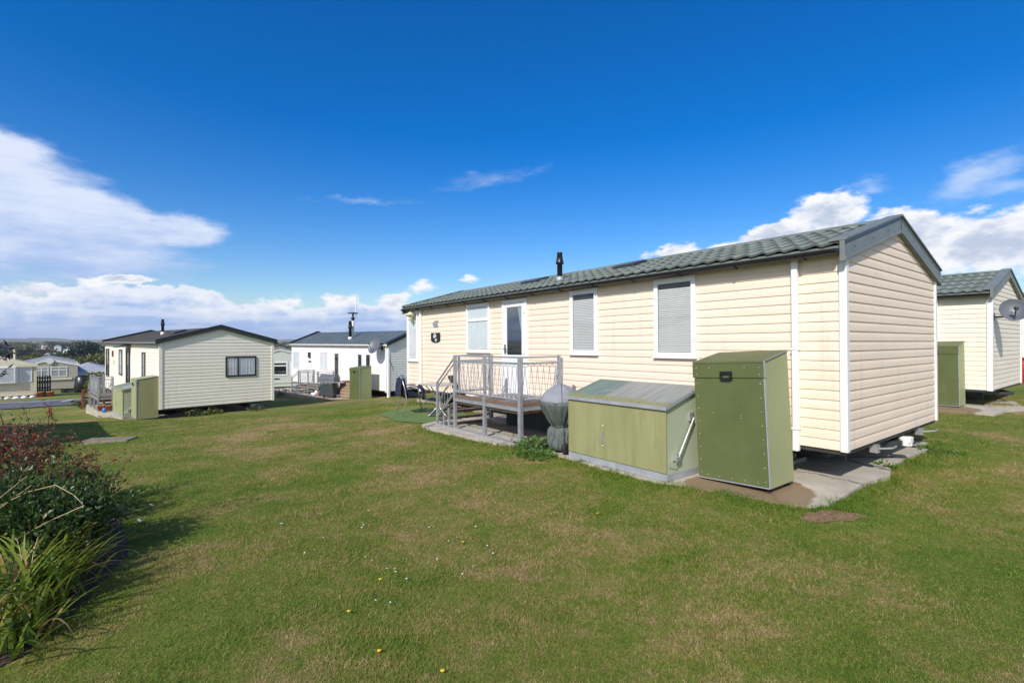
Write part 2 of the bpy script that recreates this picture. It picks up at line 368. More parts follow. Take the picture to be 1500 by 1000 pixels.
def terr(X, Y):
    X = np.asarray(X, float); Y = np.asarray(Y, float); r = np.hypot(X, Y); az = np.degrees(np.arctan2(X, Y))
    q = np.minimum(1, 75/np.maximum(r, 1e-6)); z = near_h(X*q, Y*q)
    left = smooth(-az, -25, 5)                                           # valley opens to the left / ahead
    far = -8.5*left + .5*(1-left) + 1.2*np.sin(X*.011+1)*np.cos(Y*.009)
    z = z + (far - z)*smooth(r, 70, 230)
    hill = 17 + 5*np.sin(az*.55+1.1) + 3*np.sin(az*1.7) + 1.6*np.sin(az*4.1+.7) + .8*np.sin(az*9.3)
    z = z + (hill - z)*smooth(r, 2300, 4300)
    z = z + .02*np.sin(X*1.9+.6*np.sin(Y))*np.cos(Y*1.6)*smooth(r, 1.5, 4)*(1-smooth(r, 40, 60))
    return z
def gz(x, y): return float(terr(x, y))

rs = np.concatenate([[0.0], np.geomspace(.6, 60, 190), np.geomspace(63, 7000, 110)])
azs = np.concatenate([np.linspace(-62, 62, 311), np.linspace(64, 296, 88)])
AZ, RR = np.meshgrid(np.radians(azs), rs)
GX = RR*np.sin(AZ); GY = RR*np.cos(AZ); GZ = terr(GX, GY)
na = len(azs); I = np.arange(len(rs)-1)[:, None]*na; J = np.arange(na)[None]; J2 = (J+1) % na
F = np.stack([I+J, I+J2, I+na+J2, I+na+J], -1).reshape(-1, 4)
npmesh('ground', np.stack([GX, GY, GZ], -1).reshape(-1, 3), F, M['ground'], None, True)
tag(bpy.data.objects['ground'], 'mown lawn falling away to a wide valley and low hills', 'lawn', kind='structure')

# ------------------------------------------------------------------ frames
def frame(x, y, z, ux, uy, tilt=0.0):
    u = Vector((ux, uy, 0)).normalized(); s = Vector((u.y, -u.x, 0))
    u = Vector((u.x, u.y, -tilt)).normalized(); k = s.cross(u)
    return Matrix(((s.x, u.x, k.x, x), (s.y, u.y, k.y, y), (s.z, u.z, k.z, z), (0,0,0,1)))
FM = frame(3.74, 5.49, 0, -.6076, .7943, .0085)      # main caravan: x across (front wall x=0, outside x<0), y along, z up
def on(Fr, x, y, z=0, yaw=0): return Fr @ Matrix.Translation((x, y, z)) @ Matrix.Rotation(yaw, 4, 'Z')
def Tfront(a, o, z): return (-o, a, z)
def Tgable(a, o, z): return (a, -o, z)
def Trear(W):  return lambda a, o, z: (W+o, a, z)
def Tend(L):   return lambda a, o, z: (a, L+o, z)

def siding_profile(z0, z1, n):
    c = (z1-z0)/n; P = []
    for i in range(n):
        b = z0 + i*c
        P += [(b, .0015), (b+.0005, .0115), (b+c*.12, .0120), (b+c*.50, .0100), (b+c*.64, .0085), (b+c*.86, .0030), (b+c*.995, .0015)]
    return P
def wall_long(T, L, z0, z1, n):
    P = siding_profile(z0, z1, n); m = MB(); vs = []
    for z, o in P: vs += [T(0, o, z), T(L, o, z)]
    return m.add(vs, [(2*i, 2*i+1, 2*i+3, 2*i+2) for i in range(len(P)-1)])
def wall_gable(T, W, z0, zw, slope, c):
    zt = zw + slope*W/2; n = int(math.ceil((zt-z0)/c)); P = [p for p in siding_profile(z0, z0+n*c, n) if p[0] < zt-.003]
    vs = []
    for z, o in P:
        e = max(0, (z-zw)/slope); vs += [T(e, o, z), T(W-e, o, z)]
    return MB().add(vs, [(2*i, 2*i+1, 2*i+3, 2*i+2) for i in range(len(P)-1)])

def window(car, T, a0, a1, z0, z1, fw=.055, fm='upvc', style='blind', bars=(), vbars=(), name='window', lab=None, det=2, depth=.045):
    f = MB()
    f.box(a0, 0, z0, a1, depth, z0+fw, T); f.box(a0, 0, z1-fw, a1, depth, z1, T)
    f.box(a0, 0, z0+fw, a0+fw, depth-.0005, z1-fw, T); f.box(a1-fw, 0, z0+fw, a1, depth-.0005, z1-fw, T)
    for b in bars: f.box(a0+fw, 0, b-fw*.45, a1-fw, depth-.001, b+fw*.45, T)
    for b in vbars: f.box(b-fw*.4, 0, z0+fw, b+fw*.4, depth-.0015, z1-fw, T)
    if det > 1:                                                         # sash bead and sill
        f.box(a0-.012, 0, z0-.022, a1+.012, depth+.018, z0-.0005, T)
        f.box(a0-.008, 0, z1+.0005, a1+.008, depth+.010, z1+.014, T)
    o = f.build(name, M[fm], car, bevel=.006 if det > 1 else 0)
    i0, i1, j0, j1 = a0+fw-.002, a1-fw+.002, z0+fw-.002, z1-fw+.002
    MB().box(i0, .0152, j0, i1, .0156, j1, T).build('lining', M['dark_in'], o)
    if style == 'blind':
        s = MB(); z = j0+.012
        while z < j1 - (.10 if det > 1 else .03):
            s.box(i0+.012, .0175, z, i1-.012, .0205, z+.0225, T); z += .0285 + random.uniform(-.001, .001)
        s.build('blind', M['blind'], o)
    elif style in ('curtain', 'curtain_white', 'drape'):
        s = MB(); spans = [(i0+.004, i1-.004)] if style != 'drape' else [(i0, i0+(i1-i0)*.16), (i1-(i1-i0)*.30, i1)]
        for (p, q) in spans:
            n = max(8, int((q-p)*60)); vs = []
            for i in range(n+1):
                a = p+(q-p)*i/n; w = .0042*math.sin(i*1.15+.8*math.sin(i*.37)); vs += [T(a, .0225+w, j0+.01), T(a, .0225+w, j1-.01)]
            s.add(vs, [(2*k, 2*k+2, 2*k+3, 2*k+1) for k in range(n)])
        s.build('curtain', M['curtain_white' if style == 'curtain_white' else 'curtain'], o, True)
    MB().add([T(i0, .031, j0), T(i1, .031, j0), T(i1, .031, j1), T(i0, .031, j1)], [(0,1,2,3)]).build('pane', M['glass_dark' if style in ('drape', 'dark') else 'glass'], o)
    if lab: o['label'] = lab
    return o

def tiled_slope(L, W, x0, zr, slope, side, y0, y1, per=.20, courses=5, amp=.016, lip=.028):
    """pressed pantile sheet over one roof slope; side 0: front half, 1: rear half"""
    half = W/2 - x0; ny = int((y1-y0)/per)*8; rows = []
    for k in range(courses):
        rows += [(k/courses, 0.0), (k/courses, lip), ((k+.9)/courses, lip*.35)]
    rows.append((1.0, 0.0))
    ys = np.linspace(y0, y1, ny+1); vs = []
    ph = (ys-y0)/per*2*np.pi
    wave = amp*(np.maximum(np.sin(ph), -.35) + .25*np.sin(2*ph+.4))
    for v, o in rows:
        x = x0 + half*v; z = zr + slope*half*v + o + wave + .012
        xs = np.full_like(ys, x if side == 0 else W-x)
        vs.append(np.stack([xs, ys, z], -1))
    V = np.concatenate(vs); n = ny+1; I = np.arange(len(rows)-1)[:, None]*n; J = np.arange(ny)[None]
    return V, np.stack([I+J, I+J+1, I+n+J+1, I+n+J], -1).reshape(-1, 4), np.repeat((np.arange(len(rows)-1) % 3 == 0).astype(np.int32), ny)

def caravan(Fr, name, label, L, W, zf, H, rise, n, side, roof='tile', barge='barge', trim='trim_white', gutter='black', det=2, over=.055, eave=.12, hip=0, bh=.19, downp=(), chassis=True, gl=1):
    car = empty(name, Fr, label, 'caravan'); zt = zf + H; c = H/n
    slope = rise/(W/2+eave); zr = zt + .045                             # roof deck height at the eave edge
    for T in (Tfront, Trear(W)): wall_long(T, L, zf, zt, n).build('wall', M[side], car)
    for T in (Tgable, Tend(L)):
        (wall_long(T, W, zf, zt, n) if hip else wall_gable(T, W, zf, zt, slope, c)).build('wall', M[side], car)
    MB().box(.01, .01, zf-.05, W-.01, L-.01, zf-.002).build('floor', M['dark_steel'], car)
    for (x, y, sx, sy) in ((0,0,-1,-1), (W,0,1,-1), (0,L,-1,1), (W,L,1,1)):
        w = .048 if det > 1 else .065; o = .030
        t = MB(); t.box(min(x, x-sx*w) if sx > 0 else x-o, (y-o) if sy < 0 else (y-w), zf-.012, (x+o) if sx > 0 else x+w, (y+w) if sy < 0 else y+o, zt-.004)
        t.build('corner_trim', M[trim], car, bevel=.008 if det > 1 else 0)
    y0, y1 = -over, L+over
    if hip:
        r = MB(); xm = W/2; zp = zr+rise
        a, b, cc, d = (-eave, y0, zr), (W+eave, y0, zr), (W+eave, y1, zr), (-eave, y1, zr); p, q = (xm, y0+hip, zp), (xm, y1-hip, zp)
        r.add([a, b, cc, d, p, q], [(0,1,4), (1,2,5,4), (2,3,5), (3,0,4,5), (3,2,1,0)]); r.build('roof', M[roof], car)
        e = MB(); e.box(-eave-.02, y0-.02, zr-.16, W+eave+.02, y0+.02, zr+.01); e.box(-eave-.02, y0+.0205, zr-.16, -eave+.02, y1, zr+.01)
        e.box(W+eave-.02, y0+.0205, zr-.16, W+eave+.02, y1, zr+.01); e.build('fascia', M[barge], car)
    else:
        # deck under the roof sheet
        zp = zr + rise; d = MB()
        d.prism([(-eave, zr-.03), (W/2, zp-.03), (W+eave, zr-.03), (W+eave, zr), (W/2, zp), (-eave, zr)], y0+.02, y1-.02)
        roofp = d.build('roof', M[roof], car)
        if roof == 'tile':
            for sd in (0, 1):
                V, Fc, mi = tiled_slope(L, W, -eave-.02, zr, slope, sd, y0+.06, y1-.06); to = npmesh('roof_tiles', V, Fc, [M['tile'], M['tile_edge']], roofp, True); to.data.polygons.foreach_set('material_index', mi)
            MB().prism([(W/2-.13, zp+.005), (W/2-.05, zp+.055), (W/2+.05, zp+.055), (W/2+.13, zp+.005)], y0+.05, y1-.05).build('ridge_cap', M['tile'], roofp)
        else:
            s = MB(); k = int(L/.45)
            for i in range(k+1):
                y = y0+.05+(y1-y0-.1)*i/k
                s.box(-eave-.01, y-.012, 0, W/2, y+.012, .012, lambda x, yy, z: (x, yy, zr+slope*(x+eave)+z)); s.box(W/2, y-.012, 0, W+eave+.01, y+.012, .012, lambda x, yy, z: (x, yy, zr+slope*(W+eave-x)+z))
            s.build('sheet_seam', M[roof], roofp)
        for yo in ((y0, 1), (y1, -1)):
            ya, sg = yo; xe = eave+.035; zz = lambda x: zr + slope*(min(x, W-x)+eave)
            b = MB(); pts = [-xe, W/2, W+xe]
            up = [(x, zz(x)+.055) for x in pts]; lo = [(x, zz(x)+.055-bh-.012) for x in pts][::-1]
            b.prism(up+lo, ya, ya+sg*.05)
            cap = [(x, zz(x)+.085) for x in pts] + [(x, zz(x)+.0555) for x in pts][::-1]
            b.prism(cap, ya-sg*.02, ya+sg*.16)
            lipb = [(x, zz(x)+.055-bh+.03) for x in pts] + [(x, zz(x)+.055-bh-.012) for x in pts][::-1]
            b.prism(lipb, ya-sg*.012, ya-sg*.001)
            ob = b.build('bargeboard', M[barge], car, bevel=.01 if det > 1 else 0)
            if det > 1:
                b2 = MB(); b2.prism([(x, zz(x)+.055-.030) for x in pts] + [(x, zz(x)+.055-.050) for x in pts][::-1], ya-sg*.0008, ya-sg*.0002)
                for x in (.15, .75, 1.3, W-1.3, W-.75, W-.15): b2.ball((x, ya-sg*.002, zz(x)-.06), .008, 6, 4)
                b2.box(W/2-.006, ya-sg*.006, zz(W/2)-.13, W/2+.006, ya-sg*.0005, zz(W/2)+.03)
                b2.build('groove', M['barge_dark'], ob)
        # soffit and gutters
        for sx in (0, 1):
            X = (lambda x: x) if sx == 0 else (lambda x: W-x)
            g = MB(); arc = [(-eave-.035 + .055*math.cos(t)-.02, zr-.05 + .055*math.sin(t)) for t in np.linspace(math.pi, 2*math.pi, 9)]
            inn = [(p[0]+(.006 if p[0] < -eave-.055 else -.006), p[1]+.007) for p in arc][::-1]
            g.prism([(X(p[0]), p[1]) for p in arc+inn], y0+.06, y1-.06)
            go = g.build('gutter', M[gutter], car)
            sfm = MB(); sfm.box(min(X(-eave), X(-.002)), y0+.06, zr-.075, max(X(-eave), X(-.002)), y1-.06, zr-.034); sfm.build('soffit', M[gutter if gutter == 'black' else trim], car)
            if det > 1 and sx == 0:
                y = .35
                while y < L:
                    bk = MB(); bk.tube([(-eave-.115, y, zr-.045), (-eave-.105, y, zr-.09), (-eave-.06, y, zr-.115), (-eave, y, zr-.11), (-eave+.03, y, zr-.085)], .010, 5)
                    bk.build('gutter_bracket', M[gutter], go); y += .82
    for (y, ) in [(d,) for d in downp]:
        p = MB(); p.box(-.085, y-.035, zf-.07, -.018, y+.035, zt+.02)
        for zc in (zf+.18, zf+H*.5): p.box(-.092, y-.045, zc, -.016, y+.045, zc+.03)
        p.build('downpipe', M['upvc'], car, bevel=.012 if det > 1 else 0)
    if chassis:
        c_ = MB()
        for x in (.75, W-.75): c_.box(x-.03, .25, zf-.26, x+.03, L-.25, zf-.055)
        for i in range(5):
            y = .5 + (L-1)*i/4; c_.box(.25, y-.03, zf-.12, W-.25, y+.03, zf-.0555)
        ch = c_.build('chassis', M['dark_steel'], car)
        for i in range(4):
            y = .9 + (L-1.8)*i/3
            for x in (.75, W-.75):
                s = MB(); s.box(x-.2, y-.11, -.02+min(0, -gl*0), x+.2, y+.11, zf-.33); s.box(x-.05, y-.05, zf-.33, x+.05, y+.05, zf-.26); s.build('support_block', M['block'], car)
        for x in (.55, W-.55):
            w = MB(); w.lathe([(.10,-.09),(.30,-.09),(.33,-.06),(.33,.06),(.30,.09),(.10,.09)], n=18); w.xf(Matrix.Translation((x, L*.5, .33)) @ Matrix.Rotation(R(90), 4, 'Y')); wo = w.build('wheel', M['rubber'], car, True)
    car['zr'] = 0; del car['zr']
    return car, dict(zr=zr, slope=slope, eave=eave, zt=zt, zf=zf, L=L, W=W)
def roof_z(g, x): return g['zr'] + g['slope']*(min(x, g['W']-x)+g['eave'])
def flue(car, g, x, y, h=.58, r=.045, collar='zinc', m='black'):
    z = roof_z(g, x); f = MB()
    f.lathe([(r*1.0, -.05), (r, h*.60), (r*1.5, h*.605), (r*1.5, h*.66), (r*1.35, h*.70), (r*.95, h*.94), (r*1.05, h*.945), (r*1.05, h), (r*.6, h)], (x, y, z), 14)
    o = f.build('flue', M[m], car, True); MB().lathe([(r*1.7, -.03), (r*1.25, .10), (r*1.02, .105)], (x, y, z), 14).build('collar', M[collar], o, True)
def rooflight(car, g, x, y, w=.42):
    z = roof_z(g, x); s = g['slope']
    TT = lambda a, b, c: (x+a, y+b, z+s*a+c)
    o = MB().box(-.22, -w/2, .0, .22, w/2, .09, TT).build('rooflight', M['barge_dark'], car, bevel=.02)
    MB().box(-.18, -w/2+.04, .091, .18, w/2-.04, .105, TT).build('rooflight_dome', M['dish'], o, bevel=.01)

def door(car, T, a0, a1, z0, z1, fm='upvc', style='drape', split=None, det=2, hinge_high=False):
    f = MB(); fw = .075; d = .05
    f.box(a0, 0, z0, a0+fw, d, z1, T); f.box(a1-fw, 0, z0, a1, d, z1, T); f.box(a0+fw, 0, z1-fw, a1-fw, d-.001, z1, T); f.box(a0+fw, 0, z0, a1-fw, d-.001, z0+.04, T)
    o = f.build('door', M[fm], car, bevel=.008 if det > 1 else 0)
    b0, b1 = a0+fw+.004, a1-fw-.004; zs = split if split else z0+.12
    lf = MB(); w = .085
    lf.box(b0, .0155, z0+.044, b1, d-.008, zs, T); lf.box(b0, .0155, zs, b0+w, d-.008, z1-fw-.004, T); lf.box(b1-w, .0155, zs, b1, d-.008, z1-fw-.004, T); lf.box(b0+w, .0155, z1-fw-w, b1-w, d-.0085, z1-fw-.004, T)
    if split and det > 1:
        lf.box(b0+.09, d-.008, z0+.15, b1-.09, d-.002, z0+.17, T); lf.box(b0+.09, d-.008, zs-.12, b1-.09, d-.002, zs-.10, T)
        lf.box(b0+.09, d-.008, z0+.17, b0+.11, d-.002, zs-.12, T); lf.box(b1-.11, d-.008, z0+.17, b1-.09, d-.002, zs-.12, T)
    lo = lf.build('door_leaf', M[fm], o, bevel=.006 if det > 1 else 0)
    i0, i1, j0, j1 = b0+w-.002, b1-w+.002, zs, z1-fw-w
    MB().box(i0, .0152, j0, i1, .0156, j1, T).build('lining', M['dark_in'], o)
    if style == 'drape':
        s = MB(); n = 14; vs = []
        for i in range(n+1):                                            # a net gathered to the near jamb
            k = i/n; vs += [T(i0+(i1-i0)*.30*k*1.0, .021+.003*math.sin(i*1.9), j1-.01), T(i0+(i1-i0)*.02+(i1-i0)*.05*k, .021+.003*math.sin(i*1.9), j0+(j1-j0)*.48)]
        s.add(vs, [(2*k, 2*k+2, 2*k+3, 2*k+1) for k in range(n)]).build('curtain', M['curtain'], o, True)
    MB().add([T(i0, .031, j0), T(i1, .031, j0), T(i1, .031, j1), T(i0, .031, j1)], [(0,1,2,3)]).build('pane', M['glass_dark'], o)
    if det > 1:
        for zz in (z0+.18, z0+.9, z0+.99, z1-.30):
            MB().box(a0+.045, d, zz, a0+.085, d+.022, zz+.075, T).build('hinge', M['trim_white'], o, bevel=.006)
        h = MB(); h.box(b1-.055, d-.008, zs+.02, b1-.025, d+.01, zs+.22, T); h.tube([T(b1-.04, d+.01, zs+.12), T(b1-.04, d+.05, zs+.12), T(b1-.17, d+.055, zs+.115)], .011, 6); h.build('handle', M['dark_steel'], o)
    return o

# ------------------------------------------------------------------ the main caravan
car, g = caravan(FM, 'static_caravan', 'long cream clad static caravan with green grey tiled roof, nearest of all', 11.15, 3.70, .41, 2.25, .56, 20, 'side_main', downp=(.50, 10.25), bh=.215)
window(car, Tfront, 1.83, 2.53, 1.43, 2.59, .07)
window(car, Tfront, 3.69, 4.36, 1.45, 2.585, .075)
door(car, Tfront, 5.60, 6.44, .535, 2.575, split=1.41)
window(car, Tfront, 6.93, 7.90, 1.46, 2.565, .065, style='curtain', bars=(2.20,))
window(car, Tfront, 10.47, 11.09, 1.18, 2.585, .075, style='curtain_white')
flue(car, g, .62, 5.32, .60, .055)
rooflight(car, g, 1.22, 4.0, .5); rooflight(car, g, 1.15, 6.75, .55)
# lantern, name plate and maker's plate on the front wall
lm = MB(); c0 = Vector(Tfront(10.36+.30, .16, 2.44))
lm.lathe([(.015,-.13),(.055,-.11),(.045,-.02),(.05,0),(.13,.03),(.15,.05),(.05,.10),(.02,.13)], c0, 14); lm.tube([Tfront(10.66, .02, 2.33), Tfront(10.66, .12, 2.31), Tfront(10.66, .16, 2.34)], .012, 6); lm.box(10.62, .03, 2.26, 10.70, .048, 2.40, Tfront)
lm.build('wall_lantern', M['lamp_cream'], car, True)
def poly_text(txt, size, T, a, z, o, m, parent, bold=.0):
    cu = bpy.data.curves.new('lettering', 'FONT'); cu.body = txt; cu.size = size; cu.extrude = .0015; cu.offset = bold; cu.align_x = 'CENTER'
    tmp = bpy.data.objects.new('lettering', cu); COL.objects.link(tmp)
    dg = bpy.context.evaluated_depsgraph_get(); me = bpy.data.meshes.new_from_object(tmp.evaluated_get(dg))
    bpy.data.objects.remove(tmp); bpy.data.curves.remove(cu)
    for v in me.vertices: v.co = T(a - v.co.x, o + v.co.z, z + v.co.y)   # seen from outside, along runs right to left
    return link('lettering', me, m, parent)
pl = MB(); ang = np.linspace(math.pi, 2*math.pi, 12)
poly = [(9.68, 1.93), (9.20, 1.93)]; w_, h_ = .24, .08
outl = [(9.20+.0, 1.95), (9.68, 1.95)] + [(9.44 + .24*math.cos(t), 1.76 + .07*math.sin(t)) for t in np.linspace(0, -math.pi, 11)]
nn = len(outl); vs = [Tfront(a, .016, z) for a, z in outl] + [Tfront(a, .032, z) for a, z in outl]
pl.add(vs, [tuple(range(nn)), tuple(range(nn, 2*nn))] + [(i, (i+1) % nn, nn+(i+1) % nn, nn+i) for i in range(nn)])
po = pl.build('name_plate', M['plate'], car)
poly_text('RIB', .115, Tfront, 9.46, 1.815, .034, M['letters'], po, .004)
poly_text('43', .11, Tfront, 9.40, 1.715, .034, M['letters'], po, .004)
MB().box(9.42, .0345, 1.915, 9.50, .0365, 1.935, Tfront).build('emblem', M['letters'], po)
mk = MB().box(9.31, .016, 2.10, 9.56, .024, 2.16, Tfront); mk.box(9.35, .0161, 2.165, 9.60, .024, 2.225, Tfront); mk.box(9.29, .0161, 2.23, 9.52, .024, 2.27, Tfront)
mk.build('maker_badge', M['alu'], car)
# hitch end under the near gable
dr = MB(); zf = .41
dr.tube([(.75, .55, zf-.16), (1.85, -.02, zf-.13)], .045, 4); dr.tube([(2.95, .55, zf-.16), (1.85, -.02, zf-.13)], .045, 4); dr.box(.45, .35, zf-.2, 3.25, .43, zf-.06)
dr.build('drawbar', M['dark_steel'], car)
hc = MB(); hc.lathe([(.035,-.06),(.075,-.05),(.075,.05),(.03,.07)], (1.93, -.06, zf-.12), 10); hc.box(1.86, -.13, zf-.13, 2.0, -.05, zf-.05); hc.build('hitch_cup', M['trim_white'], car, bevel=.01)
for x in (.95, 2.85):
    j = MB(); j.box(x-.04, -.04, zf-.14, x+.04, .05, zf-.04); j.tube([(x, -.03, zf-.09), (x+.05, -.16, zf-.07), (x+.16, -.17, zf-.06)], .012, 6); jo = j.build('corner_jack', M['alu'], car)
    l = MB(); l.tube([(x, .05, zf-.10), (x-.05, 1.1, .04)], .03, 5); l.box(x-.13, 1.03, .0, x+.03, 1.17, .03); l.build('jack_leg', M['dark_steel'], jo)

# ------------------------------------------------------------------ slab under it
def slab(name, Fr, pts, top, label, m='conc', bot=-.35):
    n = len(pts); mb = MB(); mb.add([(x, y, bot) for x, y in pts] + [(x, y, top) for x, y in pts], [tuple(range(n))[::-1], tuple(range(n, 2*n))] + [(i, (i+1) % n, n+(i+1) % n, n+i) for i in range(n)])
    o = mb.build(name, M[m]); o.matrix_world = Fr; tag(o, label, 'slab', kind='structure'); return o
SL = [(-.85,-.13), (-.3,-.12), (.3,-.08), (.9,-.16), (1.30,-.06), (1.45,.10), (1.62,-.02), (2.3,.0), (3.1,-.04), (3.3,.12), (3.75,.1), (3.8,11.3), (.3,11.2), (.15,7.4), (-1.1,7.15), (-1.72,6.9), (-1.82,6.2), (-1.72,5.2), (-1.70,4.6), (-1.62,3.8), (-1.50,3.0), (-1.52,2.2), (-1.50,1.4), (-1.42,1.2), (-1.28,.7), (-1.18,.2), (-1.05,-.02)]
SLo = slab('concrete_base', FM, SL, .028, 'cracked pale concrete base under the nearest caravan')

# ------------------------------------------------------------------ gas locker
def locker(Fr, label, tiltdeg=0, w=.82, d=.56, h=1.40, hb=1.50, mf='olive', ms='olive_side', det=0):
    r = empty('gas_locker', Fr @ Matrix.Rotation(R(tiltdeg), 4, 'X'), label, 'locker', 'green gas lockers beside the caravans')
    # local: x=0 back, x=-d front ; y 0..w ; z
    zb = .05
    b = MB(); b.add([(-d,0,zb),(0,0,zb),(0,0,hb),(-d,0,h)], [(0,1,2,3)]); b.add([(-d,w,zb),(0,w,zb),(0,w,hb),(-d,w,h)], [(0,1,2,3)]); b.add([(0,0,zb),(0,w,zb),(0,w,hb),(0,0,hb)], [(0,1,2,3)]); b.add([(-d,0,zb),(0,0,zb),(0,w,zb),(-d,w,zb)], [(0,1,2,3)])
    b.build('side_panel', M[ms], r)
    lid = MB(); s = (hb-h)/d
    lid.prism([(-d-.03, h-.015), (.01, hb+.003), (.01, hb+.022), (-d-.03, h+.012)], -.012, w+.012)
    lo = lid.build('lid', M[mf], r, bevel=.006)
    flap = MB().box(-d-.031, -.012, h-.175, -d-.012, w+.012, h-.0155); flap.build('lid_front', M[mf], lo, bevel=.004)
    dp = MB().box(-d-.020, .0, .065, -d-.001, w, h-.179); do = dp.build('door', M[mf], r, bevel=.003)
    e = MB(); e.box(-d-.024, -.009, .06, -d-.0, -.0005, h-.176); e.box(-d-.034, -.016, h-.17, -d+.002, -.0125, h+.01)
    e.add([(-d,-.014,h+.004),(.01,-.014,hb+.014),(.01,-.014,hb+.024),(-d,-.014,h+.016)], [(0,1,2,3)]); e.box(-d-.0205, .0, .052, -d+.01, w, .064)
    e.build('edging', M['zinc'], r)
    hd = MB(); hz = h-.19
    hd.box(-d-.05, w*.50-.07, hz+.055, -d-.0315, w*.50+.07, hz+.09); hd.box(-d-.055, w*.50-.07, hz, -d-.0315, w*.50-.045, hz+.055); hd.box(-d-.055, w*.50+.045, hz, -d-.0315, w*.50+.07, hz+.055); hd.box(-d-.06, w*.50-.05, hz-.005, -d-.042, w*.50+.05, hz+.018)
    hd.build('handle', M['black'], r)
    spots = [(-d-.021, y, .12+(h-.36)*k/7) for k in range(8) for y in (.04, w-.04)] + [(-d-.021, y, .10) for y in np.linspace(.12, w-.12, 5)]
    spots += [(-d-.032, y, z) for y in (.04, w-.04) for z in (h-.06, h-.14)] + [(-d-.032, y, h-.06) for y in (.2, w-.2)] + [(-d-.021, .27, .78), (-d-.021, .27, .81), (-d-.021, .6, .82)]
    for q in spots[::1 if det else 4]: MB().ball(q, .0065, 6, 4).build('rivet', M['alu'], r, True)
    for x in (-d+.05, -.06):
        for y in (.05, w-.05): MB().lathe([(.03,-.012),(.03,.02),(.018,.022),(.018,.05)], (x, y, 0), 10).build('foot', M['rubber'], r)
    return r
lk = locker(on(FM, -.42, .37, .03), 'tall dark green gas locker leaning at the near corner of the closest caravan', -2.6, det=1)

# ------------------------------------------------------------------ storage chest
def chest(Fr, label, w=1.62, d=.68, hf=.86, hb=1.05, group=None, mf='chest_front', ms='chest_side'):
    r = empty('storage_chest', Fr, label, 'chest', group)
    zb = .085
    MB().box(-.0, -.0, .0, d, w, .083).build('plinth', M['zinc'], r, bevel=.004)
    b = MB(); b.add([(.012,.012,zb),(d,.012,zb),(d,.012,hb),(.012,.012,hf)], [(0,1,2,3)]); b.add([(.012,w-.012,zb),(d,w-.012,zb),(d,w-.012,hb),(.012,w-.012,hf)], [(0,1,2,3)]); b.box(d-.02, .013, zb, d, w-.013, hb-.005)
    b.build('side_panel', M[ms], r)
    fp = MB().box(-.006, .004, zb+.006, .011, w-.004, hf-.02).build('front_panel', M[mf], r, bevel=.003)
    lid = MB(); lid.prism([(-.03, hf-.012), (d+.01, hb+.002), (d+.01, hb+.022), (-.03, hf+.010)], -.02, w+.02); lo = lid.build('lid', M['lid'], r)
    e = MB(); e.box(-.036, -.021, hf-.034, -.0305, w+.021, hf+.009); e.add([(-.03,-.022,hf-.03),(d+.01,-.022,hb-.014),(d+.01,-.022,hb+.020),(-.03,-.022,hf+.008)], [(0,1,2,3)]); e.build('lid_edge', M['zinc'], lo)
    h = MB(); y = w*.60; h.box(-.02, y-.014, .30, -.0065, y+.014, .44); h.box(-.026, y-.008, .335, -.0205, y+.008, .43); h.build('hasp', M['alu'], fp)
    for z_ in (.53, .27): MB().ball((-.007, y, z_), .008, 6, 4).build('rivet', M['alu'], fp)
    st = MB(); A = (.50, -.035, .70); B = (.16, -.045, .27)
    st.box(.45, -.012, .66, .54, .011, .76); st.tube([A, B], .010, 6); st.box(.13, -.05, .23, .2, .011, .31); st.tube([(.17, -.04, .25), (.10, -.045, .20), (.02, -.012, .19)], .005, 5)
    st.build('lid_stay', M['alu'], r)
    return r
chest(on(FM, -1.45, 1.32, .03), 'wide pale olive storage chest with sloping weathered lid, beside the leaning dark locker')

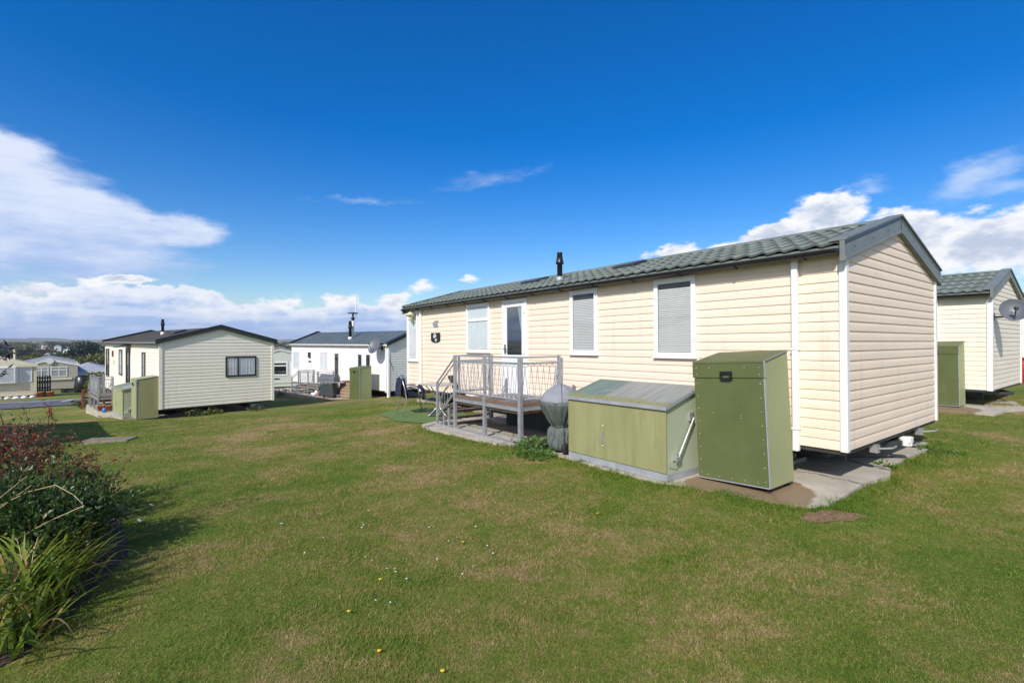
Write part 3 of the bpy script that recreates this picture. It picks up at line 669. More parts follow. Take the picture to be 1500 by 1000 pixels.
# ------------------------------------------------------------------ galvanised deck with steps
def deck(Fr, label, Lp=2.0, Ls=.69, wf=1.5, wb=.67, zfl=.67, hr=.75, zg=-.03, wall=.10, scroll=True):
    """local y along the wall (0 near end .. Lp top of steps .. Lp+Ls foot), x=-w"""
    r = empty('metal_deck', Fr, label, 'deck'); zt = zfl+hr; f = -wf
    fr = MB(); q = .022
    for x in (f, -wall): fr.box(x-q, .02, zfl-.105, x+q, Lp, zfl-.045)
    for y in (.0, Lp*.5, Lp): fr.box(f+q, y-q, zfl-.10, -wall-q, y+q, zfl-.0455)
    fr.box(f-q, .03, .02, f+q, Lp+Ls, .06); fr.box(f+.3, .1, .02, f+.34, Lp+.1, .05); fr.box(f, .0, .025, -.3, .035, .055)
    fr.build('frame', M['steel'], r)
    nb = 7; fl = MB()
    for i in range(nb):
        x0 = f + .02 + (wf-wall-.04)*i/nb; fl.box(x0, .01, zfl-.150, x0+(wf-wall-.04)/nb-.006, Lp-.01, zfl-.106)
    fl.build('floor_boards', M['tread'], r)
    kb_ = MB(); kb_.box(f-.012, .035, zfl-.042, f+.012, Lp-.03, zfl+.020); kb_.box(f+.035, -.012, zfl-.042, -wb, .012, zfl+.020); kb_.build('kick_board', M['tread'], r)
    def post(x, y, z0, z1, w=.026):
        p = MB().box(x-w, y-w, z0, x+w, y+w, z1); p.build('post', M['steel'], r, bevel=.004)
    post(f-.0, .0, zg, zt+.015, .033); post(f, Lp*.5, zg, zfl+.05, .03); post(f, Lp*.5, zfl+.05, zt-.01, .022); post(f, Lp, zg-.05, zt+.012, .028)
    post(f+.09, Lp, zfl-.05, zt+.012, .018); post(-wb, .0, zfl-.3, zt+.03, .022); post(-wb+.04, -.03, zfl-.25, zt-.02, .014); post(-wb, Lp, zfl-.5, zt+.01, .036)
    post(f, Lp+Ls, zg-.06, .88, .021); post(f+.015, Lp+.26, .03, .40, .020); post(f+.03, Lp+.47, .03, .235, .020); post(-.25, .05, zg, zfl-.1, .025); post(-.25, Lp-.03, zg-.05, zfl-.1, .025)
    def panel(P, Q, n, zb, z1, name='railing'):
        P = Vector(P); Q = Vector(Q); m = MB(); lerp = lambda t, z: tuple(P+(Q-P)*t)[:2] + (z,)
        m.tube([lerp(0, z1), lerp(1, z1)], .013, 6); m.tube([lerp(0, z1-.095), lerp(1, z1-.095)], .016, 6); m.tube([lerp(0, zb), lerp(1, zb)], .018, 6)
        for i in range(n):
            a, b = i/n, (i+1)/n; c = (a+b)/2
            m.tube([lerp(a+.002, zb), lerp(c, z1-.16)], .0045, 5); m.tube([lerp(c, z1-.16), lerp(b-.002, zb)], .0045, 5)
            m.tube([lerp(c, z1-.16), lerp(c, z1-.10)], .0045, 5)
            if scroll:
                m.tube([lerp(a+(b-a)*(-.25+1.5*k/8) if 0 < a+(b-a)*(-.25+1.5*k/8) < 1 else (0 if k < 4 else 1), z1-.10-.055*math.sin(math.pi*k/8)) for k in range(9)], .005, 5)
                m.tube([lerp(a+(b-a)*(.1+.8*k/6), zb+.045*math.sin(math.pi*k/6)) for k in range(7)], .0045, 5)
        m.build(name, M['steel'], r)
    panel((f, .03, 0), (f, Lp*.5-.02, 0), 8, zfl+.075, zt)
    panel((f, Lp*.5+.02, 0), (f, Lp-.03, 0), 8, zfl+.075, zt)
    panel((f+.03, 0, 0), (-wb-.02, 0, 0), 6, zfl+.075, zt)
    panel((f+.12, Lp, 0), (-wb-.04, Lp, 0), 6, zfl+.075, zt)
    # sloping stair rails
    s = MB(); A, B = (f, Lp+.0, zt-.02), (f, Lp+Ls+.02, .86); s.tube([A, B], .017, 6); s.tube([(f, Lp, zt-.12), (f, Lp+Ls, .78)], .014, 6); s.tube([(f, Lp, zfl+.06), (f, Lp+Ls, .19)], .018, 6)
    for k in range(6):
        t = (k+.6)/6.3; s.tube([(f, Lp+Ls*t, zfl+.06-(.47)*t), (f, Lp+Ls*t-.02, zt-.12-(zt-.12-.78)*t)], .004, 5)
        s.tube([(f, Lp+Ls*t+.05*math.cos(q_)-.03, zfl+.09-.47*t+.035*math.sin(q_)) for q_ in np.linspace(0, 2*math.pi, 9)], .004, 5)
    s.build('stair_rail', M['steel'], r)
    for i, zs in enumerate((.50, .335, .17)):
        y = Lp+.03+i*.215; x0, x1 = f+.05, -.30
        tr = MB().box(x0, y, zs-.03, x1, y+.24, zs).build('step', M['tread'], r); 
        b = MB().box(x0-.03, y+.02, zs-.065, x0-.005, y+.2, zs-.03); b.box(x0, y+.225, zs-.07, x1, y+.245, zs-.031); b.build('bracket', M['dark_steel'], tr)
    # dark skirt between deck and caravan
    MB().box(-.36, .1, .0, -.34, Lp-.1, zfl-.12).build('skirt', M['dark_steel'], r)
    sb = MB(); sb.tube([(-wb-.12, .02, zfl+.08), (-wb, .0, zt-.15)], .012, 5); sb.tube([(-wb-.16, .02, zfl+.1), (-wb-.03, .0, zt-.13)], .008, 5); sb.tube([(-wb-.1, Lp, zfl+.1), (-wb-.02, Lp, zt-.05)], .012, 5); sb.build('brace', M['steel'], r)
    return r
deck(on(FM, 0, 3.97, .0), 'galvanised deck with looped railings at the white door of the nearest caravan')

# ------------------------------------------------------------------ covered barbecue
bb = empty('covered_barbecue', on(FM, -1.25, 3.30, .03), 'kettle barbecue under a grey tied cover, between the chest and the deck', 'barbecue')
def fold(amp, k, ph=0): return lambda t, z: 1 + amp*math.sin(k*t+ph+3*z) + amp*.5*math.sin(2.3*k*t+1.3)
top = MB(); prof = [(.02,1.0),(.07,.99),(.16,.945),(.25,.87),(.315,.78),(.325,.74)]
top.lathe(prof, n=48, wob=lambda t, z: 1+.03*math.sin(3*t+1)+.028*math.sin(7*t+9*z)+.018*math.sin(12*t-15*z)); top.build('cover_top', M['grey_cover_top'], bb, True)
low = MB(); pl_ = lambda a: 1-2*abs(math.sin(a))**.7
low.lathe([(.326,.742),(.322,.70),(.30,.64),(.265,.56),(.22,.48),(.175,.42),(.15,.395),(.145,.375),(.165,.36),(.20,.33),(.215,.28),(.205,.22),(.225,.16),(.215,.10),(.20,.06),(.165,.035)], n=140, wob=lambda t, z: 1+min(1, max(0, (.74-z)/.2))*(.085*pl_(4.5*t+2*z)+.06*pl_(8.5*t-4*z+1)+.05*math.sin(5*t+34*z)*(z < .36))+.03*math.sin(3*t+1)*(z > .6))
low.build('cover_skirt', M['grey_cover'], bb, True)
MB().tube([(.33*math.cos(t)*.45, .33*math.sin(t)*.45, .385+.01*math.sin(3*t)) for t in np.linspace(0, 2*math.pi, 25)], .010, 6).build('tie_cord', M['dark_steel'], bb, True)
sm = MB(); ts = 4.0; wv = lambda z: 1+.03*math.sin(3*ts+1)+.028*math.sin(7*ts+9*z)+.018*math.sin(12*ts-15*z); sm.tube([(q*wv(z)*math.cos(ts), q*wv(z)*math.sin(ts), z+.004) for q, z in prof], .005, 5); sm.build('seam', M['dark_steel'], bb)
for yy in (-.22, .20):
    w = MB().lathe([(.02,-.025),(.075,-.025),(.085,0),(.075,.025),(.02,.025)], n=16); w.xf(Matrix.Translation((-.12, yy, .085)) @ Matrix.Rotation(R(90), 4, 'X')); w.build('wheel', M['rubber'], bb, True)
lg = MB(); lg.tube([(.12, .1, .0), (.05, .05, .4)], .014, 6); lg.tube([(.12, -.1, .0), (.05, -.05, .4)], .014, 6); lg.build('leg', M['black'], bb)

# ------------------------------------------------------------------ garden chair, jacket, table, folding chair
def arm_chair(Fr, label):
    r = empty('garden_chair', Fr, label, 'chair')
    for s in (-1, 1):
        x = .27*s
        MB().tube([(x*1.05, -.30, 0), (x, -.22, .38), (x, -.20, .58), (x, -.12, .645), (x, .05, .66), (x, .22, .67)], .013, 6).build('front_leg', M['alu'], r, True)
        MB().tube([(x*1.02, .34, 0), (x, .24, .38), (x*.95, .27, .60), (x*.9, .33, .82)], .013, 6).build('rear_leg', M['alu'], r, True)
        MB().box(x-.022, -.14, .662, x+.022, .2, .682).build('armrest', M['alu'], r, bevel=.006)
    st = MB(); st.box(-.25, -.24, .395, .25, .24, .41); st.build('seat', M['mesh_seat'], r)
    bk = MB(); bk.add([(-.25,.25,.42),(.25,.25,.42),(.235,.335,.82),(-.235,.335,.82),(-.25,.262,.42),(.25,.262,.42),(.235,.347,.82),(-.235,.347,.82)], [(0,1,2,3),(4,5,6,7),(0,1,5,4),(2,3,7,6),(1,2,6,5),(0,3,7,4)]); bk.build('backrest', M['mesh_seat'], r)
    return r
cz = lambda x, y: gz(x, y)
CX, CY = -2.32, 11.55
chF = Matrix.Translation((CX, CY, cz(CX, CY)+.015)) @ Matrix.Rotation(R(118), 4, 'Z')
arm_chair(chF, 'silver framed garden chair with a navy fleece over it, left of the deck steps')
jk = MB(); n_ = 16; m_ = 22; vs = []
for i in range(n_+1):
    for j in range(m_+1):
        u_ = i/n_; v_ = j/m_
        s_ = (v_-.5)*2                                                  # drapes over back and seat
        if s_ < 0: y, z = .335+.03*(-s_)-.01, .845-.40*(-s_)
        else: y, z = .30-.10*min(s_*2, 1)-.28*max(0, s_-.5)*2, .845-.40*min(1, s_*2)
        x = (u_-.5)*.52; wv = .022*math.sin(9*u_+4*v_)+.015*math.sin(17*u_*v_+3)
        vs.append((x+.01*math.sin(14*v_), y+wv*.5+(.018 if s_ < 0 else -.02), z+.018*math.sin(7*u_+1)+(.02 if s_ >= .5 else 0)))
jk.add(vs, [(i*(m_+1)+j, i*(m_+1)+j+1, (i+1)*(m_+1)+j+1, (i+1)*(m_+1)+j) for i in range(n_) for j in range(m_)])
jk.tube([(-.29,-.02,.69),(-.33,-.10,.62),(-.335,-.13,.50),(-.33,-.14,.36)], .045, 8, .03)
jo = jk.build('fleece_jacket', M['navy'], None, True); jo.matrix_world = chF
so = jo.modifiers.new('solid', 'SOLIDIFY'); so.thickness = .012
tag(jo, 'navy blue fleece jacket draped over the silver garden chair', 'jacket')
TX, TY = -1.70, 11.35
tb = empty('garden_table', Matrix.Translation((TX, TY, cz(TX, TY)+.015)), 'small glass topped garden table on splayed metal legs, behind the deck steps', 'table')
for k in range(4):
    a = math.pi/4 + k*math.pi/2; ca, sa = math.cos(a), math.sin(a)
    MB().tube([(.30*ca, .30*sa, .0), (.20*ca, .20*sa, .05), (.06*ca, .06*sa, .16), (.05*ca, .05*sa, .36), (.20*ca, .20*sa, .55), (.36*ca, .36*sa, .69)], .013, 6).build('leg', M['alu'], tb, True)
MB().lathe([(.40,.69),(.42,.692),(.42,.71),(.40,.712)], n=32).build('rim', M['alu'], tb); MB().lathe([(.001,.695),(.399,.695),(.399,.705),(.001,.705)], n=32).build('glass_top', M['glass'], tb)
MB().lathe([(.001,.0),(.25,.0),(.24,.03),(.06,.05),(.05,.12),(.001,.12)], n=20).build('parasol_base', M['dark_steel'], tb, True)
FX, FY = -1.28, 12.0
fc = empty('folding_chair', Matrix.Translation((FX, FY, cz(FX, FY)+.015)) @ Matrix.Rotation(R(70), 4, 'Z'), 'black garden chair standing behind the table near the deck steps', 'chair')
for x in (-.24, .24):
    MB().tube([(x, -.25, 0), (x, .2, .85)], .013, 6).build('leg', M['black'], fc); MB().tube([(x, .3, 0), (x, -.22, .44)], .013, 6).build('leg', M['black'], fc)
MB().box(-.23, -.22, .42, .23, .16, .44).build('seat', M['mesh_seat'], fc)
MB().add([(-.23,.06,.55),(.23,.06,.55),(.23,.2,.85),(-.23,.2,.85),(-.23,.075,.55),(.23,.075,.55),(.23,.215,.85),(-.23,.215,.85)], [(0,1,2,3),(4,5,6,7),(0,1,5,4),(2,3,7,6),(1,2,6,5),(0,3,7,4)]).build('backrest', M['mesh_seat'], fc)
mt = MB(); pts = [(-3.25,11.9),(-2.55,10.75),(-1.35,10.15),(-.9,11.0),(-1.4,12.5),(-2.4,13.0)]
def drape(name, poly, mt_, off, label, cat, step=.25, kind='structure', edge=None):
    """flat patch following the terrain"""
    P = np.array(poly); x0, y0 = P.min(0); x1, y1 = P.max(0); bm = bmesh.new()
    f = bm.faces.new([bm.verts.new((x, y, 0)) for x, y in poly])
    for ax, lo, hi in ((0, x0, x1), (1, y0, y1)):
        for t in np.arange(lo+step, hi, step):
            co = (t,0,0) if ax == 0 else (0,t,0); no = (1,0,0) if ax == 0 else (0,1,0)
            bmesh.ops.bisect_plane(bm, geom=bm.verts[:]+bm.edges[:]+bm.faces[:], plane_co=co, plane_no=no)
    X = np.array([v.co.x for v in bm.verts]); Y = np.array([v.co.y for v in bm.verts]); Z = terr(X, Y)
    for v, z in zip(bm.verts, Z): v.co.z = z+off
    bm.normal_update()
    if len(bm.faces) and sum(q.normal.z for q in bm.faces) < 0: bmesh.ops.reverse_faces(bm, faces=bm.faces)
    me = bpy.data.meshes.new(name); bm.to_mesh(me); bm.free(); o = link(name, me, M[mt_], None, True)
    return tag(o, label, cat, kind=kind)
drape('turf_mat', pts, 'mat', .016, 'green artificial turf mat under the garden chair and table', 'mat')
def blob(cx, cy, rx, ry, n=20, seed=1, rough=.18, rot=0):
    rg = random.Random(seed); ph = [rg.uniform(0, 6.28) for _ in range(4)]
    out = []
    for i in range(n):
        t = 2*math.pi*i/n; k = 1+rough*(math.sin(2*t+ph[0])+.7*math.sin(3*t+ph[1])+.6*math.sin(5*t+ph[2])+.4*math.sin(7*t+ph[3])); a, b = rx*k*math.cos(t), ry*k*math.sin(t)
        out.append((cx+a*math.cos(rot)-b*math.sin(rot), cy+a*math.sin(rot)+b*math.cos(rot)))
    return out
drape('bare_earth', blob(3.0, 4.62, .27, .15, 40, 3, .16, R(8)), 'dirt', .006, 'scrape of bare red brown earth at the corner of the concrete base', 'earth', .06)
BED = [(-3.15,4.05),(-2.98,3.8),(-2.86,3.55),(-2.78,3.3),(-2.66,3.05),(-2.64,2.8),(-2.56,2.6),(-2.7,2.2),(-4,2.2),(-5.3,3),(-5.6,5),(-4.6,5.4),(-3.9,4.9),(-3.5,4.4)]
drape('garden_bed', BED, 'soil', .008, 'dark soil bed under the shrubs', 'bed', .12)

# ------------------------------------------------------------------ other caravans
def groundz(Fr): t = Fr.translation; return t.z
# B: ivory, charcoal roof edge
fB = frame(-11.65, 16.24, -1.0, -.727, .686, .0)
cB, gB = caravan(fB, 'static_caravan', 'ivory static caravan with dark window frames and grey felt roof, left of centre', 11.2, 3.6, .40, 2.19, .52, 19, 'side_ivory', roof='roof_felt', barge='barge_dark', trim='side_ivory', gutter='barge_dark', det=1, over=.08, eave=.10, bh=.12)
window(cB, Tgable, 1.95, 2.98, 1.36, 2.10, .05, 'brown_frame', 'curtain_white', vbars=(2.36,), det=1, lab='wide dark framed window with white curtains')
window(cB, Tfront, 2.15, 2.65, 1.05, 2.25, .05, 'brown_frame', 'blind', det=1)
door(cB, Tfront, 5.0, 5.75, .5, 2.38, 'brown_frame', 'none', det=1)
window(cB, Tfront, 6.7, 7.4, 1.2, 2.3, .05, 'brown_frame', 'curtain_white', det=1)
window(cB, Tfront, 10.1, 10.9, 1.0, 2.3, .05, 'brown_frame', 'dark', det=1)
flue(cB, gB, .95, 4.4, .62, .05, 'trim_white'); rooflight(cB, gB, 1.1, 2.6, .5)
MB().box(8.9, .016, 1.95, 9.08, .06, 2.22, Tfront).build('wall_plaque', M['redwood'], cB); MB().box(8.7, .016, 1.6, 9.0, .03, 1.8, Tfront).build('name_plate', M['lamp_cream'], cB)
cn = MB(); cn.prism([(-.45, 2.40), (-.42, 2.44), (0, 2.53), (0, 2.49)], 4.85, 5.9); cn.build('door_canopy', M['brown_frame'], cB)
locker(on(fB, -.04, .02, .08), 'tall faded green gas locker against the ivory caravan', 0, .80, .57, 1.32, 1.40, 'olive_side', 'chest_front')
chest(on(fB, -.80, 1.2, .06), 'small faded green storage chest beside the ivory caravan', 1.95, .70, .95, 1.10, mf='olive_side', ms='chest_side')
deck(on(fB, 0, 4.3, .0), 'grey metal deck with brown steps at the door of the ivory caravan', Lp=2.0, wf=1.08, zfl=.55, scroll=False)
slab('concrete_base', fB, [(-.75,.0),(-.3,-.05),(3.7,.1),(3.7,11.3),(-.3,11.3),(-.4,7.2),(-1.16,7.0),(-1.16,3.4),(-.92,3.1)], .05, 'concrete base under the ivory caravan')

# C: white caravan with dish
fC = frame(-5.81, 23.07, -1.11, -.777, .629, .0)
cC, gC = caravan(fC, 'static_caravan', 'white static caravan with slate grey roof and grey satellite dish, centre of view', 9.1, 3.2, .41, 2.18, .66, 19, 'side_white', roof='roof_slate', barge='barge_dark', trim='upvc', gutter='upvc', det=1, over=.10, eave=.10, bh=.13, downp=(.10,))
window(cC, Tfront, 1.35, 1.78, 1.25, 2.15, .05, style='dark', det=1); window(cC, Tfront, 2.05, 2.46, 1.25, 2.15, .05, style='dark', det=1)
door(cC, Tfront, 4.0, 4.7, .5, 2.28, det=1, style='none')
window(cC, Tfront, 5.2, 6.0, 1.25, 2.2, .06, style='curtain_white', vbars=(5.6,), det=1)
window(cC, Tfront, 8.2, 8.98, 1.2, 2.2, .07, style='curtain', det=1)
MB().box(7.0, .016, 1.85, 7.18, .1, 2.15, Tfront).build('wall_lantern', M['dark_steel'], cC); MB().box(6.95, .016, 1.58, 7.23, .03, 1.68, Tfront).build('name_plate', M['dish'], cC)
flue(cC, gC, .55, 4.0, .95, .075, 'trim_white')
def dish(Fr, label, r=.42, arm=.35, aim=(-.4,-.9,.35), post=None):
    """root at the wall bracket; aim in local axes"""
    e = empty('satellite_dish', Fr, label, 'dish', 'satellite dishes on caravans')
    a = (Fr.to_3x3().inverted() @ Vector((-.50,-.76,.42))).normalized(); q = a.to_track_quat('Z', 'Y').to_matrix().to_4x4(); c = Vector((0, -arm, .10))
    m = MB().lathe([(.001,0),(r*.35,.012),(r*.7,.05),(r,.105),(r*1.02,.11),(r*1.0,.098),(r*.7,.04),(r*.35,.0),(.002,-.012)], n=28); m.xf(Matrix.Translation(c) @ q @ Matrix.Diagonal((1,1.12,1,1))); m.build('reflector', M['dish'], e, True)
    b = MB().tube([(0,0,0), (0,-arm*.6,0), tuple(c)], .02, 6); b.box(-.06,-.012,-.09,.06,.012,.09); b.build('bracket', M['dark_steel'], e)
    t = c + (q @ Vector((0, -r*.95, .06))); h = c + (q @ Vector((0, -.05, r*1.15)))
    MB().tube([tuple(t), tuple(h)], .012, 6).ball(tuple(h), .045, 8, 5).build('feed_arm', M['dark_steel'], e)
    return e
dish(on(fC, -.03, .45, 2.42, R(-90)), 'grey satellite dish on the front corner of the white caravan', .36, .35, (.3,-.8,.35))
locker(on(fC, -.55, .55, .0), 'tall green gas locker in front of the white caravan', 0, .80, .62, 1.50, 1.58, 'olive', 'olive_side')
deck(on(fC, 0, 3.6, .0), 'low galvanised deck at the glazed door of the white caravan', Lp=1.9, wf=1.5, zfl=.50, scroll=False)
slab('concrete_base', fC, [(-1.9,-.05),(3.3,-.05),(3.3,9.2),(-1.6,9.2)], .05, 'concrete base under the white caravan')
bq = empty('gas_barbecue', on(fC, -1.45, 2.65, .06, R(-60)), 'grey gas barbecue with hood, beside the deck of the white caravan', 'barbecue')
MB().box(-.33, -.28, .10, .33, .28, .72).build('cabinet', M['bbq'], bq, bevel=.02)
hd = MB(); hd.prism([(-.28,.78),(.28,.78),(.28,.95),(.16,1.10),(-.10,1.12),(-.26,.98)], -.40, .40, 'x'); hd.build('hood', M['dish'], bq, bevel=.02)
MB().box(-.42, -.31, .72, .42, .30, .78).build('worktop', M['alu'], bq); MB().box(.42, -.25, .72, .85, .25, .76).build('side_shelf', M['alu'], bq); 
kn = MB(); [kn.ball((x, -.30, .66), .03, 8, 5) for x in (-.2, 0, .2)]; kn.build('knob', M['alu'], bq)
for x in (-.28, .28):
    w = MB().lathe([(.02,-.02),(.06,-.02),(.06,.02),(.02,.02)], n=12); w.xf(Matrix.Translation((x, 0, .06)) @ Matrix.Rotation(R(90), 4, 'X')); w.build('wheel', M['rubber'], bq, True)
wd = empty('wooden_chest', on(fC, -1.05, 1.55, .06), 'slatted timber chest between the gas barbecue and green locker of the white caravan', 'chest')
for i in range(5): MB().box(-.012, .0, .03+i*.145, .012, .85, .03+i*.145+.12).build('slat', M['wood_light'], wd)
MB().box(.013, .0, .02, .45, .85, .74).build('box', M['brick'], wd); MB().box(-.03, -.03, .742, .48, .88, .78).build('lid', M['redwood'], wd)
lt = MB().ball((0,0,.12), .17, 9, 6); lt.box(-.3,-.12,0,-.05,.12,.16); lb = lt.build('plastic_sack', M['white_litter'], None, True); lb.matrix_world = on(fC, -1.35, 3.9, .06); tag(lb, 'white plastic sack under the deck of the white caravan', 'sack')
rb = MB().box(-.2,-.3,0,.2,.3,.16).build('toolbox', M['red'], None, bevel=.02); rb.matrix_world = on(fC, -1.2, 3.45, .06); tag(rb, 'red toolbox under the deck beside the grey gas barbecue', 'toolbox')
ht = empty('hook_up_post', on(fC, -.2, -.28, .0), 'white service post at the near corner of the white caravan', 'post'); MB().box(-.05,-.05,0,.05,.05,1.95).build('post_body', M['upvc'], ht); MB().tube([(0,-.05,1.9),(.2,-.06,1.55),(.42,.2,1.35)], .015, 5).build('cable', M['black'], ht)
bk = MB().box(-.18,-.1,0,.18,.1,.2).build('breeze_block', M['block'], None, bevel=.01); bk.matrix_world = on(fC, .9, -.35, .08, .3); tag(bk, 'grey breeze block on the grass by the gable of the white caravan', 'block')

# D: right neighbour
fD = frame(10.76, 11.02, .13, -.6, .8, .0)
cD, gD = caravan(fD, 'static_caravan', 'pale cream static caravan with green tiled roof and dish, at the right edge', 11.0, 3.66, .41, 2.17, .60, 20, 'side_pale', downp=(.95,), det=1, bh=.17)
dish(on(fD, .12, -.02, 2.06), 'grey satellite dish on the gable of the pale cream caravan at right', .235, .30, (.35,-.85,.30))
locker(on(fD, -.05, .42, .0), 'tall green gas locker partly hidden by the nearest caravan', -1.0)
slab('concrete_base', fD, [(-1.3,-.25),(-.4,-.30),(.2,-.62),(1.2,-.30),(2.6,.0),(3.4,.4),(3.8,11),(-1.2,11)], .03, 'concrete base under the pale cream caravan')
pr = MB(); pr.tube([(.5,.5,.28),(1.7,-.1,.25),(2.9,.5,.28)], .045, 4); pr.build('drawbar', M['dark_steel'], cD)
fI = frame(18.0, 16.6, .28, -.6, .8, .0)
cI, gI = caravan(fI, 'static_caravan', 'white static caravan just showing past the pale cream one at far right', 10.5, 3.66, .41, 2.17, .55, 20, 'side_white', roof='roof_slate', barge='barge_dark', gutter='barge_dark', det=1)
rx = MB(); rx.lathe([(.14,0),(.155,.02),(.155,.62),(.13,.70),(.05,.74),(.05,.80),(.09,.80),(.09,.86),(.03,.86)], n=16); ro = rx.build('gas_cylinder', M['red'], None, True); ro.matrix_world = Matrix.Translation((16.73, 16.05, gz(16.73, 16.05)-.02)); tag(ro, 'red gas cylinder on the grass at the right edge', 'gas cylinder')
# J: caravan standing outside the left edge whose shadow crosses the lawn
fJ = frame(-12.35, 4.75, gz(-11, 7.5)-.02, -.727, .686, .0)
cJ, gJ = caravan(fJ, 'static_caravan', 'cream caravan outside the left edge that shades the lawn', 7.0, 3.4, .40, 2.18, .42, 19, 'side_ivory', roof='roof_felt', barge='barge_dark', gutter='barge_dark', det=1)

# E, F, G, H: the row across the road
fE = frame(-34.9, 36.0, -2.66, -.70, -.714, 0)
cE, gE = caravan(fE, 'static_caravan', 'straw coloured caravan with bay window and cream roof, at the left edge', 11.0, 3.6, .41, 2.16, .74, 19, 'side_straw', roof='roof_cream', barge='cream_trim', trim='side_straw', gutter='cream_trim', det=1, hip=2.4, bh=.38)
by = MB(); by.prism([(0.0, .90),(-.22, 1.06),(-.22, 3.6),(0, 3.9)], 1.30, 2.50, 'z'); by.build('bay', M['upvc'], cE)
for (a0, a1) in ((1.08, 2.3), (2.34, 3.58)): window(cE, lambda a, o, z: (-.222-o, a, z), a0, a1, 1.36, 2.46, .06, style='curtain_white', det=1)
window(cE, Tfront, .22, .84, 1.38, 2.46, .05, style='curtain_white', det=1); window(cE, Tfront, 6.2, 7.4, 1.2, 2.2, .06, style='curtain', det=1)
MB().box(-.04, .1, .40, -.016, 10.9, .52).build('skirt_board', M['cream_trim'], cE)
MB().lathe([(.07,0),(.07,.9),(.10,.91),(.10,1.0),(.03,1.0)], (1.3, 1.1, 2.75), 10).build('flue', M['cream_trim'], cE)
for i in range(9):
    s = MB().lathe([(.01,0),(.17,.02),(.21,.09),(.14,.17),(.02,.2)], n=9, wob=lambda t, z: 1+.2*math.sin(3*t+i)); so_ = s.build('white_stone', M['white_litter'], None, True)
    so_.matrix_world = on(fE, -.45, .2+i*.42, .20, i*1.1); tag(so_, 'white painted stone edging the straw coloured caravan', 'stone', 'white stones along the straw coloured caravan')
fF = frame(-42.8, 42.8, -3.05, -.685, .728, 0)
cF, gF = caravan(fF, 'static_caravan', 'stone coloured caravan with white bargeboards facing the road', 11.0, 3.66, .41, 2.16, .50, 19, 'side_stone', roof='roof_pale', barge='barge_white', trim='side_stone', gutter='upvc', det=1, bh=.22)
for a0, a1 in ((.80, 1.74), (1.87, 2.98)): window(cF, Tgable, a0, a1, 1.50, 2.40, .07, style='blind', bars=(2.12,), vbars=((a0+a1)/2,), det=1)
MB().box(.5, .016, 1.22, 3.3, .10, 1.38, Tgable).build('sill_board', M['cream_trim'], cF)
MB().lathe([(.001,0),(.26,0),(.26,.03),(.001,.03)], n=20).xf(Matrix.Translation((1.83, -.10, 2.93)) @ Matrix.Rotation(R(90), 4, 'X')).build('apex_disc', M['barge_white'], cF)
fG = frame(-49.6, 54.0, -4.3, -.65, .76, 0)
cG, gG = caravan(fG, 'park_lodge', 'low white lodge with pale grey hipped roof beyond the shrubs', 9, 4.6, .30, 2.2, .85, 18, 'side_white', roof='roof_pale', barge='barge_white', gutter='upvc', det=0, hip=2.3, bh=.2)
fG2 = frame(-47.0, 52.0, -3.6, 0, 1, 0)
cK, gK = caravan(frame(-50.5, 51.0, -3.7, -.7, .714, 0), 'park_lodge', 'slate roofed lodge just showing behind the white bargeboards', 8, 4.0, .41, 2.16, .95, 18, 'side_stone', roof='roof_slate', barge='barge_dark', gutter='black', det=0, hip=2.0)
fH = frame(-18.5, 34.9, -2.05, -.43, .90, 0)
cH, gH = caravan(fH, 'static_caravan', 'sage green caravan with wide front windows between the ivory and white caravans', 10, 3.66, .41, 2.16, .50, 19, 'side_sage', roof='roof_slate', barge='side_sage', trim='upvc', gutter='upvc', det=1, bh=.14)
for a0 in (.10, 1.30, 2.50): window(cH, Tgable, a0, a0+1.02, 1.22, 2.22, .09, style='dark', bars=(1.93,), det=1)
MB().box(.0, .016, .66, 3.66, .05, .78, Tgable).build('sill_board', M['side_sage'], cH); MB().box(1.2, .02, .95, 1.75, .05, 1.03, Tgable).build('name_plate', M['dark_steel'], cH)

# ------------------------------------------------------------------ things by the left caravans
tr = empty('trellis_planter', Matrix.Translation((-35.3, 37.0, gz(-35.3, 37.0))) @ Matrix.Rotation(R(44), 4, 'Z'), 'dark trellis screen with climbing plant between the straw and stone caravans', 'trellis')
t_ = MB(); [t_.box(-.40+i*.14, -.03, 0, -.30+i*.14, .03, 1.55) for i in range(6)]; [t_.box(-.40, -.05, z, .40, -.031, z+.10) for z in (.2,.6,1.0,1.35)]; t_.build('trellis_slats', M['dark_steel'], tr)
for i, (x, y) in enumerate(((-34.6, 36.0), (-33.95, 36.1))):
    p = MB().lathe([(.001,0),(.15,0),(.22,.32),(.24,.32),(.24,.38),(.20,.38),(.19,.30),(.001,.30)], n=14).build('plant_pot', M['terracotta'], None, True); p.location = (x, y, gz(x, y)); tag(p, ['terracotta pot at the foot of the dark trellis, nearer the straw caravan', 'terracotta pot standing farther right of the dark trellis'][i], 'pot', 'terracotta pots by the trellis')
bc = empty('covered_bin', Matrix.Translation((-37.6, 43.0, gz(-37.6, 43.0))), 'dark covered bin beside the stone coloured caravan', 'bin'); MB().lathe([(.5,0),(.58,.5),(.52,1.35),(.3,1.5),(.02,1.55)], n=14, wob=lambda t, z: 1+.06*math.sin(5*t+2*z)).build('cover', M['black'], bc, True)
fn = empty('wooden_fence', Matrix.Translation((-14.9+.0, 18.9, gz(-14.9, 18.9))) , 'short red stained wooden fence at the left of the ivory caravan deck', 'fence')
fn.matrix_world = on(fB, -.93, 6.75, -.05, R(90))
for y in (0, .34): MB().box(-.05, y-.04, 0, .03, y+.04, .75).build('post', M['redwood'], fn)
for z in (.35, .68): MB().box(-.02, -.05, z, .02, .39, z+.07).build('rail', M['redwood'], fn)
